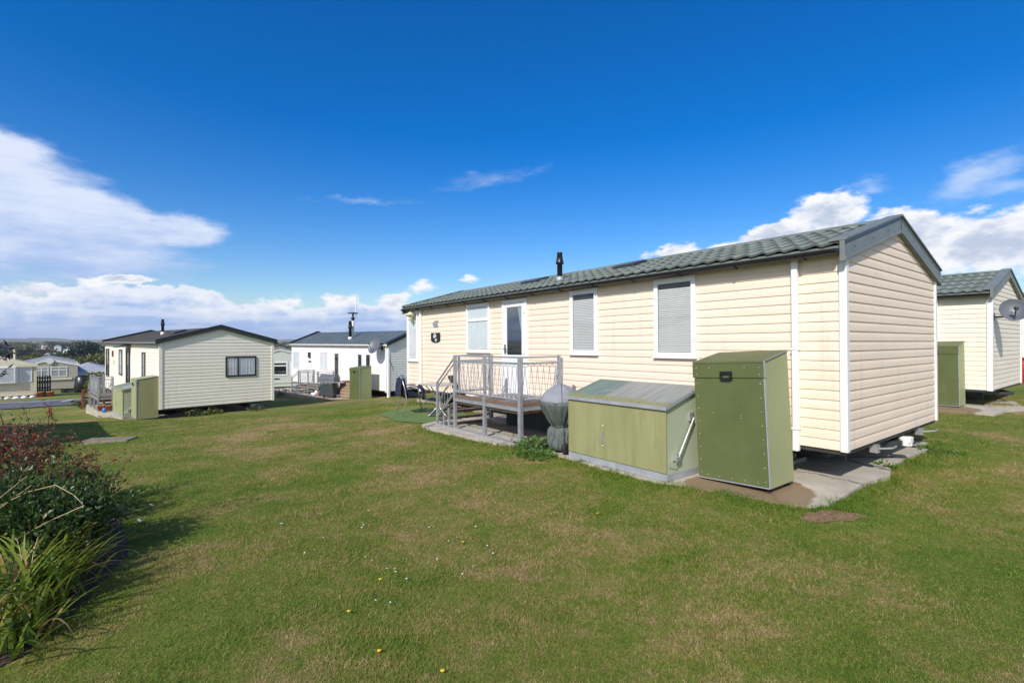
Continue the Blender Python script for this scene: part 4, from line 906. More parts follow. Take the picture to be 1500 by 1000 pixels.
gn = empty('garden_gnome', on(fB, -.98, 3.6, .05) @ Matrix.Scale(.5, 4), 'small blue garden ornament beside the faded green chest', 'ornament')
MB().lathe([(.001,0),(.13,0),(.15,.12),(.11,.28),(.05,.31)], n=12).build('body', M['blue'], gn, True); MB().ball((0,0,.36), .08, 10, 6).build('head', M['terracotta'], gn, True); MB().lathe([(.09,.39),(.05,.48),(.005,.58)], n=10).build('hat', M['leaf_yellow'], gn, True)
for i, (a, b) in enumerate(((-.80, 3.9), (-1.02, 4.1))):
    p = MB().lathe([(.001,0),(.08,0),(.11,.17),(.12,.17),(.12,.2),(.10,.2),(.10,.16),(.001,.16)], n=12).build('plant_pot', M['terracotta'], None, True); p.matrix_world = on(fB, a, b, .06); tag(p, ['terracotta pot next to the blue ornament', 'terracotta pot at the foot of the ivory caravan deck'][i], 'pot', 'pots by the ivory caravan')

# street lamp with aerial behind the white caravan
LXp, LYp = -11.6, 35.8; lz = gz(LXp, LYp)
lampo = empty('lamp_post', Matrix.Translation((LXp, LYp, lz)), 'tall grey lamp post with flat disc hood and aerial, behind the white caravan', 'lamp post')
hh = 3.75 - lz
MB().tube([(0,0,0), (0,0,hh-1.0)], .07, 8).build('pole', M['dish'], lampo); MB().lathe([(.001,hh-1.0),(.12,hh-1.0),(.12,hh-.62),(.08,hh-.6),(.001,hh-.6)], n=12).build('sleeve', M['trim_white'], lampo)
MB().lathe([(.06,hh-.6),(.09,hh-.55),(.15,hh-.42),(.12,hh-.36),(.06,hh-.34),(.06,hh-.1)], n=12).build('lantern', M['black'], lampo, True)
MB().lathe([(.001,hh-.1),(.38,hh-.08),(.36,hh-.03),(.10,hh+.02),(.001,hh+.03)], n=20).build('hood', M['dark_steel'], lampo, True)
ae = MB().tube([(.2,0,hh-.4), (.25,0,hh+1.15)], .03, 6); [ae.tube([(.23-.12,0,hh+z), (.23+.14,0,hh+z+.06)], .015, 5) for z in (.4,.7)]; ae.build('aerial', M['trim_white'], lampo)

# ------------------------------------------------------------------ road
RC = [(-60,12),(-45,22),(-31.3,29.6),(-24,31.0),(-15.2,32.6),(-8,35),(5,40),(25,46)]
def bez(P, n=14):
    out = []
    for i in range(len(P)-1):
        p0, p1, p2, p3 = [np.array(P[min(max(k, 0), len(P)-1)], float) for k in (i-1, i, i+1, i+2)]
        for t in np.linspace(0, 1, n, endpoint=False):
            out.append(.5*((2*p1)+(-p0+p2)*t+(2*p0-5*p1+4*p2-p3)*t*t+(-p0+3*p1-3*p2+p3)*t**3))
    return np.array(out+[P[-1]])
def strip(name, cl, offs, m, dz, label, cat, kind='structure'):
    t = np.gradient(cl, axis=0); t /= np.linalg.norm(t, axis=1)[:, None]; nrm = np.stack([-t[:, 1], t[:, 0]], -1)
    V = []; k = len(offs)
    for o in offs:
        p = cl+nrm*o; V.append(np.stack([p[:, 0], p[:, 1], terr(p[:, 0], p[:, 1])+dz], -1))
    V = np.stack(V, 1).reshape(-1, 3); n = len(cl); I = np.arange(n-1)[:, None]*k; J = np.arange(k-1)[None]
    o = npmesh(name, V, np.stack([I+J, I+k+J, I+k+J+1, I+J+1], -1).reshape(-1, 4), M[m], None, True); return tag(o, label, cat, kind=kind)
cl = bez(RC)
strip('road', cl, [-1.95,-1.9,-1,0,1,1.9,1.95], 'asphalt', .05, 'grey park road curving between the caravans', 'road')
strip('road_marking', cl[20:58], [1.35,1.50], 'roadpaint', .056, 'white edge line on the park road', 'marking')
for i in (33, 45):
    t = cl[i+1]-cl[i]; t /= np.linalg.norm(t); nv = np.array([-t[1], t[0]])
    c2 = np.array([cl[i]+nv*(1.3-.16*k) + t*0 for k in range(7)]) if i == 33 else np.array([cl[i]+nv*(1.7-.25*k) for k in range(9)])
    strip('road_marking', c2, [-.10,.10], 'roadpaint', .060, 'short white bay mark across the park road', 'marking')
kb = MB()
# ------------------------------------------------------------------ small things on the lawn
sx, sy = None, None
def pix_ground(rx, d): return (rx*d, d)
sp = MB().box(-.40,-.20,-.1,.40,.20,.05).build('paving_slab', M['mossy'], None, bevel=.015); spx, spy = -7.8, 9.5
sp.matrix_world = Matrix.Translation((spx, spy, gz(spx, spy))) @ Matrix.Rotation(R(12), 4, 'Z'); tag(sp, 'flat grey paving slab sunk in the lawn near the long shadow', 'slab')
def litter(x, y, s, i, label):
    m = MB(); rg = random.Random(i); m.add([(rg.uniform(-1,1)*s, rg.uniform(-.7,.7)*s, rg.uniform(0,.5)*s) for _ in range(7)], [(0,1,2),(1,3,4),(2,4,5),(0,5,6),(3,5,6)])
    o = m.build('litter', M['white_litter']); o.location = (x, y, gz(x, y)+.02); tag(o, label, 'litter')
litter(-3.45, 4.55, .05, 1, 'crumpled scrap of white paper at the edge of the shrub shadow'); litter(-2.05, 4.35, .025, 2, 'small white scrap on the open lawn left of centre')
def flower(x, y, i):
    r = empty('dandelion', Matrix.Translation((x, y, gz(x, y)+.0)), 'yellow dandelion flower in the lawn', 'flower', 'dandelions in the lawn')
    MB().tube([(0,0,0), (.003,0,.025)], .0015, 4).build('stalk', M['leaf_weed'], r); MB().lathe([(.002,.022),(.009,.026),(.011,.030),(.006,.032),(.001,.032)], n=10).build('bloom', M['yellow'], r)
for i, (x, y) in enumerate(((-.69, 2.55), (-.975, 2.93), (-.34, 2.40), (-1.38, 4.72), (-.40, 4.0), (.8, 4.6), (-.9, 3.35))): flower(x, y, i)
def daisy(x, y, i):
    o = MB().lathe([(.001,.0),(.005,.002),(.006,.003),(.001,.004)], n=8).build('daisy', M['letters']); o.location = (x, y, gz(x, y)+.028); o.rotation_euler = (random.uniform(-.4,.4), random.uniform(-.4,.4), 0); tag(o, 'white daisy head in the lawn', 'flower', 'daisies in the lawn')
for i in range(26):
    d = random.uniform(3.0, 4.4); daisy(random.uniform(-.62, .03)*d*.5 + random.choice((0, 0, -.6)), d, i)

# ------------------------------------------------------------------ foliage builders
def leaf_arrays(P, D, Nrm, ln, wd, fold=.25):
    """rhombic folded leaves: base P, direction D, normal N"""
    P = np.asarray(P); n = len(P); S = np.cross(D, Nrm); S /= np.maximum(1e-6, np.linalg.norm(S, axis=1))[:, None]; ln = np.asarray(ln).reshape(-1, 1)*np.ones((n, 1)); wd = np.asarray(wd).reshape(-1, 1)*np.ones((n, 1))
    mid = P + D*ln*.45; up = Nrm*wd*fold
    V = np.stack([P, mid+S*wd*.5+up, P+D*ln-up*.5, mid-S*wd*.5+up], 1).reshape(-1, 3)
    b = np.arange(n)[:, None]*4
    F = np.concatenate([b+np.array([[0,1,2]]), b+np.array([[0,2,3]])], 0)
    return V, F
def unit(v): return v/np.maximum(1e-9, np.linalg.norm(v, axis=1))[:, None]
def leaf_object(name, P, D, ln, wd, mt_, parent, rg, tint=None):
    n = len(P); N = unit(rg.normal(size=(n, 3))+np.array([0, 0, .8])); V, F = leaf_arrays(P, unit(D), N, ln, wd)
    r = np.repeat(rg.random(n) if tint is None else tint, 4)
    return npmesh(name, V, F, M[mt_], parent, False, {'rnd': r})
def tree(name, x, y, h, w, mt_, label, cat, group, seed, leaves=1600, trunk=.25, z=None, ls=.5):
    rg = np.random.default_rng(seed); z = gz(x, y) if z is None else z
    r = empty(name, Matrix.Translation((x, y, z)), label, cat, group)
    t = MB(); t.tube([(0,0,-.2), (.05*h*.2,0,h*trunk), (0,.02*h,h*.75)], h*.035, 6, h*.008)
    for k in range(5):
        a = rg.uniform(0, 6.28); z0 = h*rg.uniform(trunk, .55); t.tube([(0,0,z0), (w*.25*math.cos(a), w*.25*math.sin(a), z0+h*.15), (w*.42*math.cos(a), w*.42*math.sin(a), z0+h*.22)], h*.015, 5, h*.004)
    t.build('trunk', M['bark'], r)
    nc = max(7, int(12*w/4)); C = np.stack([rg.normal(0, w*.24, nc), rg.normal(0, w*.24, nc), rg.uniform(h*(trunk+.12), h*.9, nc)], 1); C[0] = (0, 0, h*.86)
    idx = rg.integers(0, nc, leaves); d = unit(rg.normal(size=(leaves, 3))); rad = rg.uniform(.5, 1.05, leaves)[:, None]*(.16*h+.10*w)*rg.uniform(.6, 1.1, nc)[idx][:, None]
    P = C[idx]+d*rad*np.array([1.1, 1.1, .75]); P[:, 2] = np.maximum(P[:, 2], h*.12)
    tint = np.clip(rg.random(nc)[idx]*.6+rg.random(leaves)*.4, 0, 1)
    leaf_object('crown', P, d+rg.normal(0, .6, (leaves, 3)), rg.uniform(.6, 1.3, leaves)*ls, rg.uniform(.5, 1, leaves)*ls*.8, mt_, r, rg, tint)
    return r

# trees down in the valley, seen over the left caravans (direction as X/Y ratio, distance)
TR = [(-.872,150,10.2,8.5,'leaf_dark'),(-.93,120,6.2,7,'leaf_olive'),(-.905,110,6.0,8,'leaf_olive'),(-.96,125,6.4,8,'leaf_olive'),(-.985,140,6.8,8,'leaf_olive'),(-.845,115,6.2,7,'leaf_olive'),(-.825,125,7.0,8,'leaf_olive'),(-.86,95,4.0,5,'leaf_brown'),(-.885,100,4.0,6,'leaf_olive'),(-.94,170,7.2,8,'leaf_dark'),(-.97,200,7,9,'leaf_olive'),(-1.0,170,6.4,9,'leaf_brown'),(-1.02,150,6.6,8,'leaf_olive'),(-.915,210,7,9,'leaf_olive'),(-.89,230,7.2,9,'leaf_dark'),(-.84,190,7,9,'leaf_olive'),(-.83,240,7,10,'leaf_olive'),(-.99,260,7,11,'leaf_dark'),(-.95,270,6.6,10,'leaf_brown'),(-1.035,220,7,9,'leaf_dark'),
      (-.478,95,7.4,6,'leaf_olive'),(-.462,110,8.2,7,'leaf_dark'),(-.49,130,8,8,'leaf_olive'),(-.455,85,7.2,6,'leaf_brown'),(-.50,150,8,9,'leaf_dark')]
KIND = {'leaf_dark': ('evergreen_tree','dark evergreen tree in the valley beyond the caravans'), 'leaf_olive': ('broadleaf_tree','olive green tree in the valley beyond the caravans'), 'leaf_brown': ('scrub_tree','brownish scrubby tree in the valley beyond the caravans')}
for i, (q, d, h, w, mt_) in enumerate(TR):
    nm, lb = KIND[mt_]
    if i == 0: lb = 'tallest dark evergreen tree, standing above the other valley trees'
    tree(nm, q*d, d, h*(.97 if i == 0 else .70), w, mt_, lb, 'tree', None if i == 0 else 'trees in the valley', 100+i, 1500, ls=.75)
for i in range(34):                                                     # hedges and copses farther out
    q = random.uniform(-1.05, -.8) if i < 26 else random.uniform(-.52, -.44); d = random.uniform(320, 1100)
    mt_ = random.choice(('leaf_dark', 'leaf_olive', 'leaf_olive', 'leaf_brown')); nm, lb = KIND[mt_]
    tree(nm, q*d, d, random.uniform(6, 9), random.uniform(10, 22), mt_, lb.replace('in the valley beyond the caravans', 'far out on the plain'), 'tree', 'trees far out on the plain', 300+i, 500, ls=2.0)
hz = MB(); hz.box(-4,-3,0,4,3,3); hz_w = hz
HS = [(-.855,180),(-.862,420),(-.95,600),(-.985,800),(-.90,340),(-.925,520),(-.84,300),(-.83,700),(-1.01,650),(-.97,900),(-.88,900),(-.915,160),(-.935,230),(-.845,140),(-.878,260),(-.47,300),(-.485,420),(-.465,650),(-.495,220),(-.48,800)]
h0 = None
for i, (q, d) in enumerate(HS):
    x, y = q*d, d; Mx = Matrix.Translation((x, y, gz(x, y)+random.uniform(.5, 2.2))) @ Matrix.Rotation(random.uniform(0, 3), 4, 'Z') @ Matrix.Scale(.5+d/700, 4)
    if h0 is None:
        h0 = empty('distant_house', Mx, 'small white house far off among the valley trees', 'house', 'houses in the valley')
        MB().box(-3,-2.2,-3,3,2.2,2.4).build('wall', M['trim_white'], h0); MB().prism([(-2.5,2.4),(2.5,2.4),(0,3.9)], -3.2, 3.2, 'x').build('roof', M['roof_pale'], h0)
        w = MB(); [w.box(x_-.4, -2.23, .8, x_+.4, -2.2, 1.9) for x_ in (-1.8, 0, 1.8)]; w.build('window', M['dark_in'], h0)
    else: copy_tree(h0, Mx)
# shrub by the road and the small plants round the ivory caravan
tree('roadside_shrub', -20.6, 23.8, .55, .9, 'leaf_olive', 'low green plant at the road end of the red fence', 'shrub', None, 501, 500, .1, ls=.10)
tree('roadside_shrub', -34.2, 40.2, 1.6, 1.7, 'leaf_yellow', 'yellow green shrub right of the stone coloured caravan', 'shrub', None, 502, 900, .1, ls=.3)
tree('roadside_shrub', -40.5, 51.0, 2.0, 3.5, 'leaf_olive', 'dark green shrub in front of the white lodge', 'shrub', None, 503, 900, .1, ls=.35)
def weed(x, y, r_, h, n, seed, label, mt_='leaf_weed', ls=.05, z=0):
    rg = np.random.default_rng(seed); a = rg.uniform(0, 6.28, n); q = np.sqrt(rg.random(n))*r_; P = np.stack([q*np.cos(a), q*np.sin(a), rg.random(n)*h*(1-.6*q/r_)], 1); P[:, 2] += .01
    D = np.stack([np.cos(a), np.sin(a), rg.uniform(-.2, .9, n)], 1)+rg.normal(0, .5, (n, 3))
    X = x; e = empty('weed_clump', Matrix.Translation((x, y, gz(x, y)+z)), label, 'weeds', 'weeds by the caravans')
    leaf_object('foliage', P, D, rg.uniform(.6, 1.3, n)*ls, rg.uniform(.5, .9, n)*ls*.8, mt_, e, rg)
    st = MB(); [st.tube([(0,0,0), (P[k,0], P[k,1], P[k,2])], .003, 4) for k in range(min(n, 12))]; st.build('stem', M['leaf_weed'], e)
def fm(w, t): p = FM @ Vector((-w, t, 0)); return p.x, p.y
for i, (w, t, r_, h, n, lb) in enumerate(((1.55,3.62,.28,.20,300,'leafy green weeds at the foot of the near deck post'), (1.30,3.80,.3,.16,240,'low weeds just under the near end of the deck'), (1.75,3.30,.28,.10,220,'flat weeds in front of the covered barbecue'), (-3.1,-.18,.25,.10,90,'weed tuft at the far corner of the concrete base'), (-1.45,.05,.12,.07,50,'small weed in the crack of the concrete base'))):
    x, y = fm(w, t); weed(x, y, r_, h, n, 40+i, lb, ls=.055)
for i, (a, b) in enumerate(((1.0,-.2), (1.5,-.25), (2.9,-.3))):
    p = fB @ Vector((a, b, 0)); weed(p.x, p.y, .3, .28, 120, 60+i, ['straggly weeds under the gable of the ivory caravan', 'straggly weeds under the gable, nearer the middle of the ivory caravan', 'straggly weeds under the far gable corner of the ivory caravan'][i], 'leaf_olive', .08)
for i, (a, b) in enumerate(((-1.5,7.4), (-1.45,6.5))):
    p = fC @ Vector((a, b, 0)); weed(p.x, p.y, .6, .45, 160, 70+i, ['dry weeds left of the white caravan deck, by the road', 'dry weeds left of the white caravan deck, nearer the steps'][i], 'leaf_brown', .12)

# ------------------------------------------------------------------ shrub bed in the left foreground
def evergreen(x, y, rx, ry, h, n, seed, label):
    rg = np.random.default_rng(seed); e = empty('evergreen_shrub', Matrix.Translation((x, y, gz(x, y))), label, 'shrub')
    nst = 46; st = MB(); P = []; D = []
    for k in range(nst):
        a = rg.uniform(0, 6.28); q = math.sqrt(rg.random())*.95; tx, ty = rx*q*math.cos(a), ry*q*math.sin(a); tz = h*(1-.55*q*q)*rg.uniform(.78, 1.12)
        p0 = np.array([tx*.25, ty*.25, 0]); p1 = np.array([tx*.7, ty*.7, tz*.55]); p2 = np.array([tx, ty, tz]); st.tube([p0, p1, p2], .007, 5, .003)
        m = n//nst; t = rg.uniform(.25, 1.03, m)[:, None]; b = (1-t)**2*p0+2*t*(1-t)*p1+t*t*p2; off = rg.normal(0, .055, (m, 3)); P.append(b+off); D.append(unit(off)+np.array([0, 0, .5])+(p2-p1)*1.2+rg.normal(0, .3, (m, 3)))
    st.build('stem', M['twig'], e); P = np.concatenate(P); D = np.concatenate(D); P[:, 2] = np.maximum(P[:, 2], .02)
    leaf_object('foliage', P, D, rg.uniform(.032, .058, len(P)), rg.uniform(.016, .026, len(P)), 'leaf_ever', e, rg, np.where(rg.random(len(P)) < .03, 1.0, rg.random(len(P))*.75)); return e
evergreen(-3.45, 3.62, .62, .60, .68, 10500, 1, 'dense dark glossy evergreen shrub at the front of the bed')
evergreen(-4.10, 3.62, .55, .6, .60, 6500, 2, 'dark glossy evergreen shrub at the left edge of the frame')
def berry_shrub(x, y, w, h, seed, label, nst=26, leaves=46):
    rg = np.random.default_rng(seed); e = empty('berry_shrub', Matrix.Translation((x, y, gz(x, y))), label, 'shrub'); st = MB(); P = []; D = []; B = MB()
    for k in range(nst):
        a = rg.uniform(0, 6.28); q = rg.uniform(.25, 1.0)*w; tz = h*rg.uniform(.55, 1.05)*(1-.25*(q/w)**2); p0 = np.array([.05*math.cos(a), .05*math.sin(a), 0.]); p1 = np.array([q*.35*math.cos(a), q*.35*math.sin(a), tz*.95]); p2 = np.array([q*math.cos(a+.2), q*math.sin(a+.2), tz*rg.uniform(.75, 1.0)])
        bz = lambda t: (1-t)**2*p0+2*t*(1-t)*p1+t*t*p2
        st.tube([bz(t) for t in np.linspace(0, 1, 7)], .009, 5, .003)
        for s in range(5):
            t0 = rg.uniform(.4, .95); b0 = bz(t0); b1 = b0+rg.normal(0, .13, 3)+np.array([0, 0, .02]); st.tube([b0, (b0+b1)/2+np.array([0, 0, .03]), b1], .003, 4, .0015)
            m = leaves//5*2; t = rg.random(m)[:, None]; b = b0+(b1-b0)*t; P.append(b+rg.normal(0, .018, (m, 3))); D.append(rg.normal(0, 1, (m, 3)))
            for c in range(rg.integers(0, 3)):
                cc = b0+(b1-b0)*rg.random()
                for _ in range(rg.integers(2, 6)): B.ball(tuple(cc+rg.normal(0, .014, 3)), rg.uniform(.0055, .008), 6, 4)
    st.build('stem', M['twig'], e); P = np.concatenate(P); D = np.concatenate(D); leaf_object('foliage', P, D, rg.uniform(.015, .032, len(P)), rg.uniform(.010, .018, len(P)), 'leaf_berry', e, rg)
    bo = B.build('berries', M['berry'], e, True, recalc=False); bo['kind'] = 'stuff'; return e
berry_shrub(-4.62, 4.6, .72, 1.12, 3, 'open twiggy shrub with red berries and reddish leaves, behind the evergreen', 40, 60)
berry_shrub(-4.10, 4.35, .55, .82, 4, 'lower twiggy berry shrub in front of the taller one', 26, 60)
# dark leafed branch reaching into the left edge
br = empty('overhanging_branch', Matrix.Translation((-4.1, 3.35, gz(-4.1, 3.35))), 'dark purple leafed branch reaching up at the left edge against the sky', 'shrub')
bs = MB(); P = []; D = []; rg = np.random.default_rng(5)
for (pts_) in ([(0,0,0),(.05,.1,.9),(.30,.15,1.45),(.53,.1,1.70)], [(.16,.13,1.2),(.36,.13,1.50),(.62,.1,1.64)], [(.05,.1,.9),(.3,.1,1.28),(.55,.1,1.50)], [(.02,.05,.5),(.3,.0,.95),(.42,.0,1.32)]):
    bs.tube(pts_, .008, 5, .002); A = np.array(pts_)
    for t in np.linspace(.3, 1, 16):
        k = min(len(A)-2, int(t*(len(A)-1))); f = t*(len(A)-1)-k; b = A[k]+(A[k+1]-A[k])*f; P.append(b); D.append(rg.normal(0, .7, 3)+np.array([.7, 0, .15]))
bs.build('stem', M['twig'], br); leaf_object('foliage', np.array(P), np.array(D), .055, .018, 'leaf_purple', br, rg)
def strap_clump(x, y, n, h, spread, seed, label):
    rg = np.random.default_rng(seed); e = empty('strap_leaf_plant', Matrix.Translation((x, y, gz(x, y))), label, 'plant', 'strap leaved plants in the bed'); seg = 7; V = []; F = []; A = []
    for k in range(n):
        a = rg.uniform(0, 6.28); ln = h*rg.uniform(.6, 1.25); out = spread*rg.uniform(.25, 1.1); bx, by = rg.normal(0, .10, 2); dx, dy = math.cos(a), math.sin(a); w = rg.uniform(.006, .011); droop = rg.uniform(.25, 1.05); tint = 1.0 if rg.random() < .13 else rg.random()*.75; b = len(V)
        for s in range(seg+1):
            t = s/seg; r_ = out*t**1.3; z = ln*(t-droop*.75*t**3); ww = w*(1-t**3)+.0008
            V += [(bx+dx*r_-dy*ww, by+dy*r_+dx*ww, max(.006, z)), (bx+dx*r_+dy*ww, by+dy*r_-dx*ww, max(.006, z+.003))]; A += [tint, tint]
        F += [(b+2*s, b+2*s+1, b+2*s+3, b+2*s+2) for s in range(seg)]
    npmesh('foliage', V, F, M['leaf_strap'], e, True, {'rnd': A})
    st = MB()
    for k in range(2):
        a = rg.uniform(2, 5.5); c, s_ = math.cos(a), math.sin(a); st.tube([(c*(.05+.42*t*t), s_*(.05+.42*t*t), h*(1.15*t-.55*t**4)+.02) for t in np.linspace(0, 1, 9)], .0026, 4, .0014)
    st.build('dry_stalk', M['straw'], e); return e
strap_clump(-2.92, 2.95, 230, .52, .50, 8, 'largest strap leaved plant at the front of the bed')
strap_clump(-3.12, 3.28, 150, .46, .46, 9, 'strap leaved plant between the front plant and the evergreen')
strap_clump(-2.74, 2.60, 110, .32, .40, 10, 'low strap leaved plant at the lower left corner')
ds = empty('dead_flower_stalks', Matrix.Translation((-3.3, 3.3, gz(-3.3, 3.3))), 'bent dry pale stalks lying over the evergreen shrub', 'plant')
for pts_ in ([(-.28,.05,.50),(-.05,.10,.62),(.12,.12,.66),(.26,.1,.60),(.36,.06,.55)], [(.38,.05,.54),(.18,.0,.45),(-.02,-.05,.33)], [(-.35,-.05,.42),(-.18,.0,.58),(-.02,.06,.74)], [(-.3,-.1,.35),(-.12,-.02,.55),(.02,.05,.68)]):
    MB().tube(pts_, .0030, 5, .0018).build('stalk', M['straw'], ds)

# ------------------------------------------------------------------ grass blades (nobody could count them)
def inside(poly, X, Y):
    r = np.zeros(len(X), bool); n = len(poly)
    for i in range(n):
        (x1, y1), (x2, y2) = poly[i], poly[(i+1) % n]
        c = ((y1 > Y) != (y2 > Y)) & (X < (x2-x1)*(Y-y1)/((y2-y1) or 1e-9)+x1); r ^= c
    return r
def grass(N):
    u = RNG.random(N); d = 1.0*(15.0/1.0)**(u**.80); az = np.radians(RNG.uniform(-55, 55, N)); X = d*np.tan(az); Y = d.copy()
    ok = np.hypot(X, Y) < 19; X, Y, d = X[ok], Y[ok], d[ok]
    FI = FM.inverted(); lx = FI[0][0]*X+FI[0][1]*Y+FI[0][3]; ly = FI[1][0]*X+FI[1][1]*Y+FI[1][3]
    wob = .05*np.sin(ly*9)+.04*np.sin(ly*23+1)
    ins = inside(SL, lx+wob*.9, ly+.05*np.sin(lx*11)+.03*np.sin(lx*27))
    mesh_ok = ~ins & ~inside(BED, X+.04*np.sin(Y*19)+.02*np.sin(Y*47), Y) & ~(inside(blob(3.0, 4.62, .25, .135, 26, 3, .16, R(8)), X+.05*np.sin(Y*40), Y+.035*np.sin(X*50)) & (RNG.random(len(X)) < .82)) & ~inside([(x, y) for x, y in pts], X, Y)
    X, Y, d, lx, ly = X[mesh_ok], Y[mesh_ok], d[mesh_ok], lx[mesh_ok], ly[mesh_ok]
    fr = np.zeros(len(X))                                               # lusher, longer along the slab edge
    S = np.array(SL+[SL[0]]); best = np.full(len(X), 9.0)
    for i in range(len(S)-1):
        a, b = S[i], S[i+1]; ab = b-a; t = np.clip(((lx-a[0])*ab[0]+(ly-a[1])*ab[1])/(ab@ab), 0, 1); best = np.minimum(best, np.hypot(lx-a[0]-t*ab[0], ly-a[1]-t*ab[1]))
    fr = np.clip(1-best/.42, 0, 1)
    n = len(X); k = np.sqrt(d/3.0)
    h = RNG.uniform(.009, .021, n)*(.8+.25*k)+fr*RNG.uniform(0, .055, n); w = RNG.uniform(.0008, .0016, n)*(.55+.75*d/3.0)
    tuft = (np.sin(X*5.1+2*np.sin(Y*3))*np.sin(Y*4.7+1.5*np.sin(X*2.2))); h *= 1+.35*np.clip(tuft, -.6, 1)
    a = RNG.uniform(0, 6.283, n); lean = RNG.uniform(.4, 2.2, n)*h; b = a+RNG.normal(0, .6, n)+1.57; Z = terr(X, Y)-.003
    ex, ey = np.cos(a)*w, np.sin(a)*w; bx, by = np.cos(b)*lean, np.sin(b)*lean
    V = np.stack([np.stack([X-ex, Y-ey, Z], -1), np.stack([X+ex, Y+ey, Z], -1), np.stack([X+ex*.7+bx*.4, Y+ey*.7+by*.4, Z+h*.62], -1), np.stack([X-ex*.7+bx*.4, Y-ey*.7+by*.4, Z+h*.62], -1), np.stack([X+bx, Y+by, Z+h*.95], -1)], 1).reshape(-1, 3)
    q = np.arange(n)[:, None]*5; F = np.concatenate([q+np.array([[0,1,2]]), q+np.array([[0,2,3]]), q+np.array([[3,2,4]])], 0)
    o = npmesh('lawn_grass', V, F, M['blade'], None, False, {'rnd': np.repeat(RNG.random(n), 5), 'lush': np.repeat(fr, 5)})
    tag(o, 'short mown grass of the lawn, greener along the concrete edge', 'grass', kind='stuff')
grass(960000)

# ------------------------------------------------------------------ light
EL = R(38.0); HX, HY = .438, .899
sd = bpy.data.lights.new('sun', 'SUN'); sd.energy = 4.3; sd.angle = R(.5); sd.color = (1, .955, .88)
so = bpy.data.objects.new('sun', sd); COL.objects.link(so)
so.rotation_euler = Vector((HX*math.cos(EL), HY*math.cos(EL), -math.sin(EL))).to_track_quat('-Z', 'Y').to_euler(); so.location = (-20, -25, 30)
wd_ = bpy.data.worlds.new('World'); scn.world = wd_; wd_.use_nodes = True; nt = NT(wd_.node_tree); bg = wd_.node_tree.nodes['Background']
sky = nt.new('ShaderNodeTexSky', sky_type='NISHITA'); sky.sun_disc = False; sky.sun_elevation = EL; sky.sun_rotation = math.atan2(-HX, -HY); sky.air_density = 1.0; sky.dust_density = 1.1; sky.ozone_density = 3.0; sky.altitude = 20
tc = nt.new('ShaderNodeTexCoord'); G = tc.outputs['Generated']
sep = nt.new('ShaderNodeSeparateXYZ'); nt.put(sep.inputs[0], G)
SX, SY, SZ = sep.outputs
az = nt.m('MULTIPLY', nt.m('ARCTAN2', SX, SY), 57.2958); el = nt.m('MULTIPLY', nt.m('ARCSINE', SZ), 57.2958)
nA = nt.noise(G, 7.0, 7, .62); nB = nt.noise(nt.scale(G, (1, 1, 2.2)), 16.0, 8, .60); nC = nt.noise(nt.scale(G, (1, 1, 2.0)), 30.0, 6, .6)
wx = nt.m('MULTIPLY_ADD', nA, 5.0, -2.5); azw = nt.m('ADD', az, wx); elw = nt.m('ADD', el, nt.m('MULTIPLY_ADD', nB, 3.0, -1.5))
def blobs(lst, A, E_):
    acc = None
    for (a0, e0, ra, re, sl, wt) in lst:
        da = nt.m('MULTIPLY_ADD', A, 1/ra, -a0/ra); ee = nt.m('SUBTRACT', E_, nt.m('MULTIPLY_ADD', A, sl, e0-sl*a0)) if sl else nt.m('SUBTRACT', E_, e0)
        de = nt.m('MULTIPLY', ee, 1/re); r = nt.m('SQRT', nt.m('ADD', nt.m('MULTIPLY', da, da), nt.m('MULTIPLY', de, de)))
        v = nt.m('MULTIPLY', nt.m('SUBTRACT', 1.0, r), wt); acc = v if acc is None else nt.m('MAXIMUM', acc, v)
    return acc
cir = blobs([(-50,12.0,12,5.0,0,1.5),(-46,15.4,3.8,1.3,-.1,1.2),(-40,11.0,6.5,3.0,-.28,1.5),(-34.3,10.4,4.2,1.8,.05,1.3),(-45,8.8,13,4.4,-.12,1.3),(-52,8,10,8,0,1.1)], nt.m('ADD', az, nt.m('MULTIPLY', wx, .4)), nt.m('ADD', el, nt.m('MULTIPLY_ADD', nA, 2.0, -1.0)))
nF = nt.noise(nt.scale(G, (1, 1, 4)), 11.0, 8, .66)
cirD = nt.m('MULTIPLY', nt.sstep(nt.m('ADD', cir, nt.m('ADD', nt.m('MULTIPLY_ADD', nB, .6, -.3), nt.m('MULTIPLY_ADD', nF, .9, -.45))), -.12, .70), .95)
cum = blobs([(32.8,12.4,3.6,2.3,0,1.0),(28.5,10.6,4.6,2.0,.1,1.0),(24,9.6,4,1.3,.1,.75),(18,9.9,4.0,1.0,.12,.55),(38.6,9.4,5.0,2.9,0,1.0),(43.8,8.2,6,3.2,0,1.0),(49,8.0,6,4,0,1.0),(-38.6,5.5,3.4,.55,0,.9),(-9.9,6.2,2.2,.9,.2,.36),(-5.0,6.9,1.8,.7,0,.36),(-25.0,4.2,3.0,1.0,0,.5),(-19.3,4.6,2.4,1.1,0,.55),(-44,4.3,3.4,.8,0,.5),(-13.5,4.6,2.6,1.0,.25,.6)], nt.m('ADD', az, nt.m('MULTIPLY', wx, .55)), elw)
rear = nt.m('MULTIPLY', nt.sstep(nt.m('ADD', nt.m('MULTIPLY', SY, -1.0), nt.m('MULTIPLY', SZ, -.3)), -.15, .25), nt.sstep(nt.noise(G, 2.6, 6, .6), .46, .60))
cumD = nt.sstep(nt.m('ADD', cum, nt.m('MULTIPLY_ADD', nC, .7, -.35)), .05, .33)
nD = nt.noise(nt.scale(G, (1, 1, 1.5)), 7.5, 8, .60)
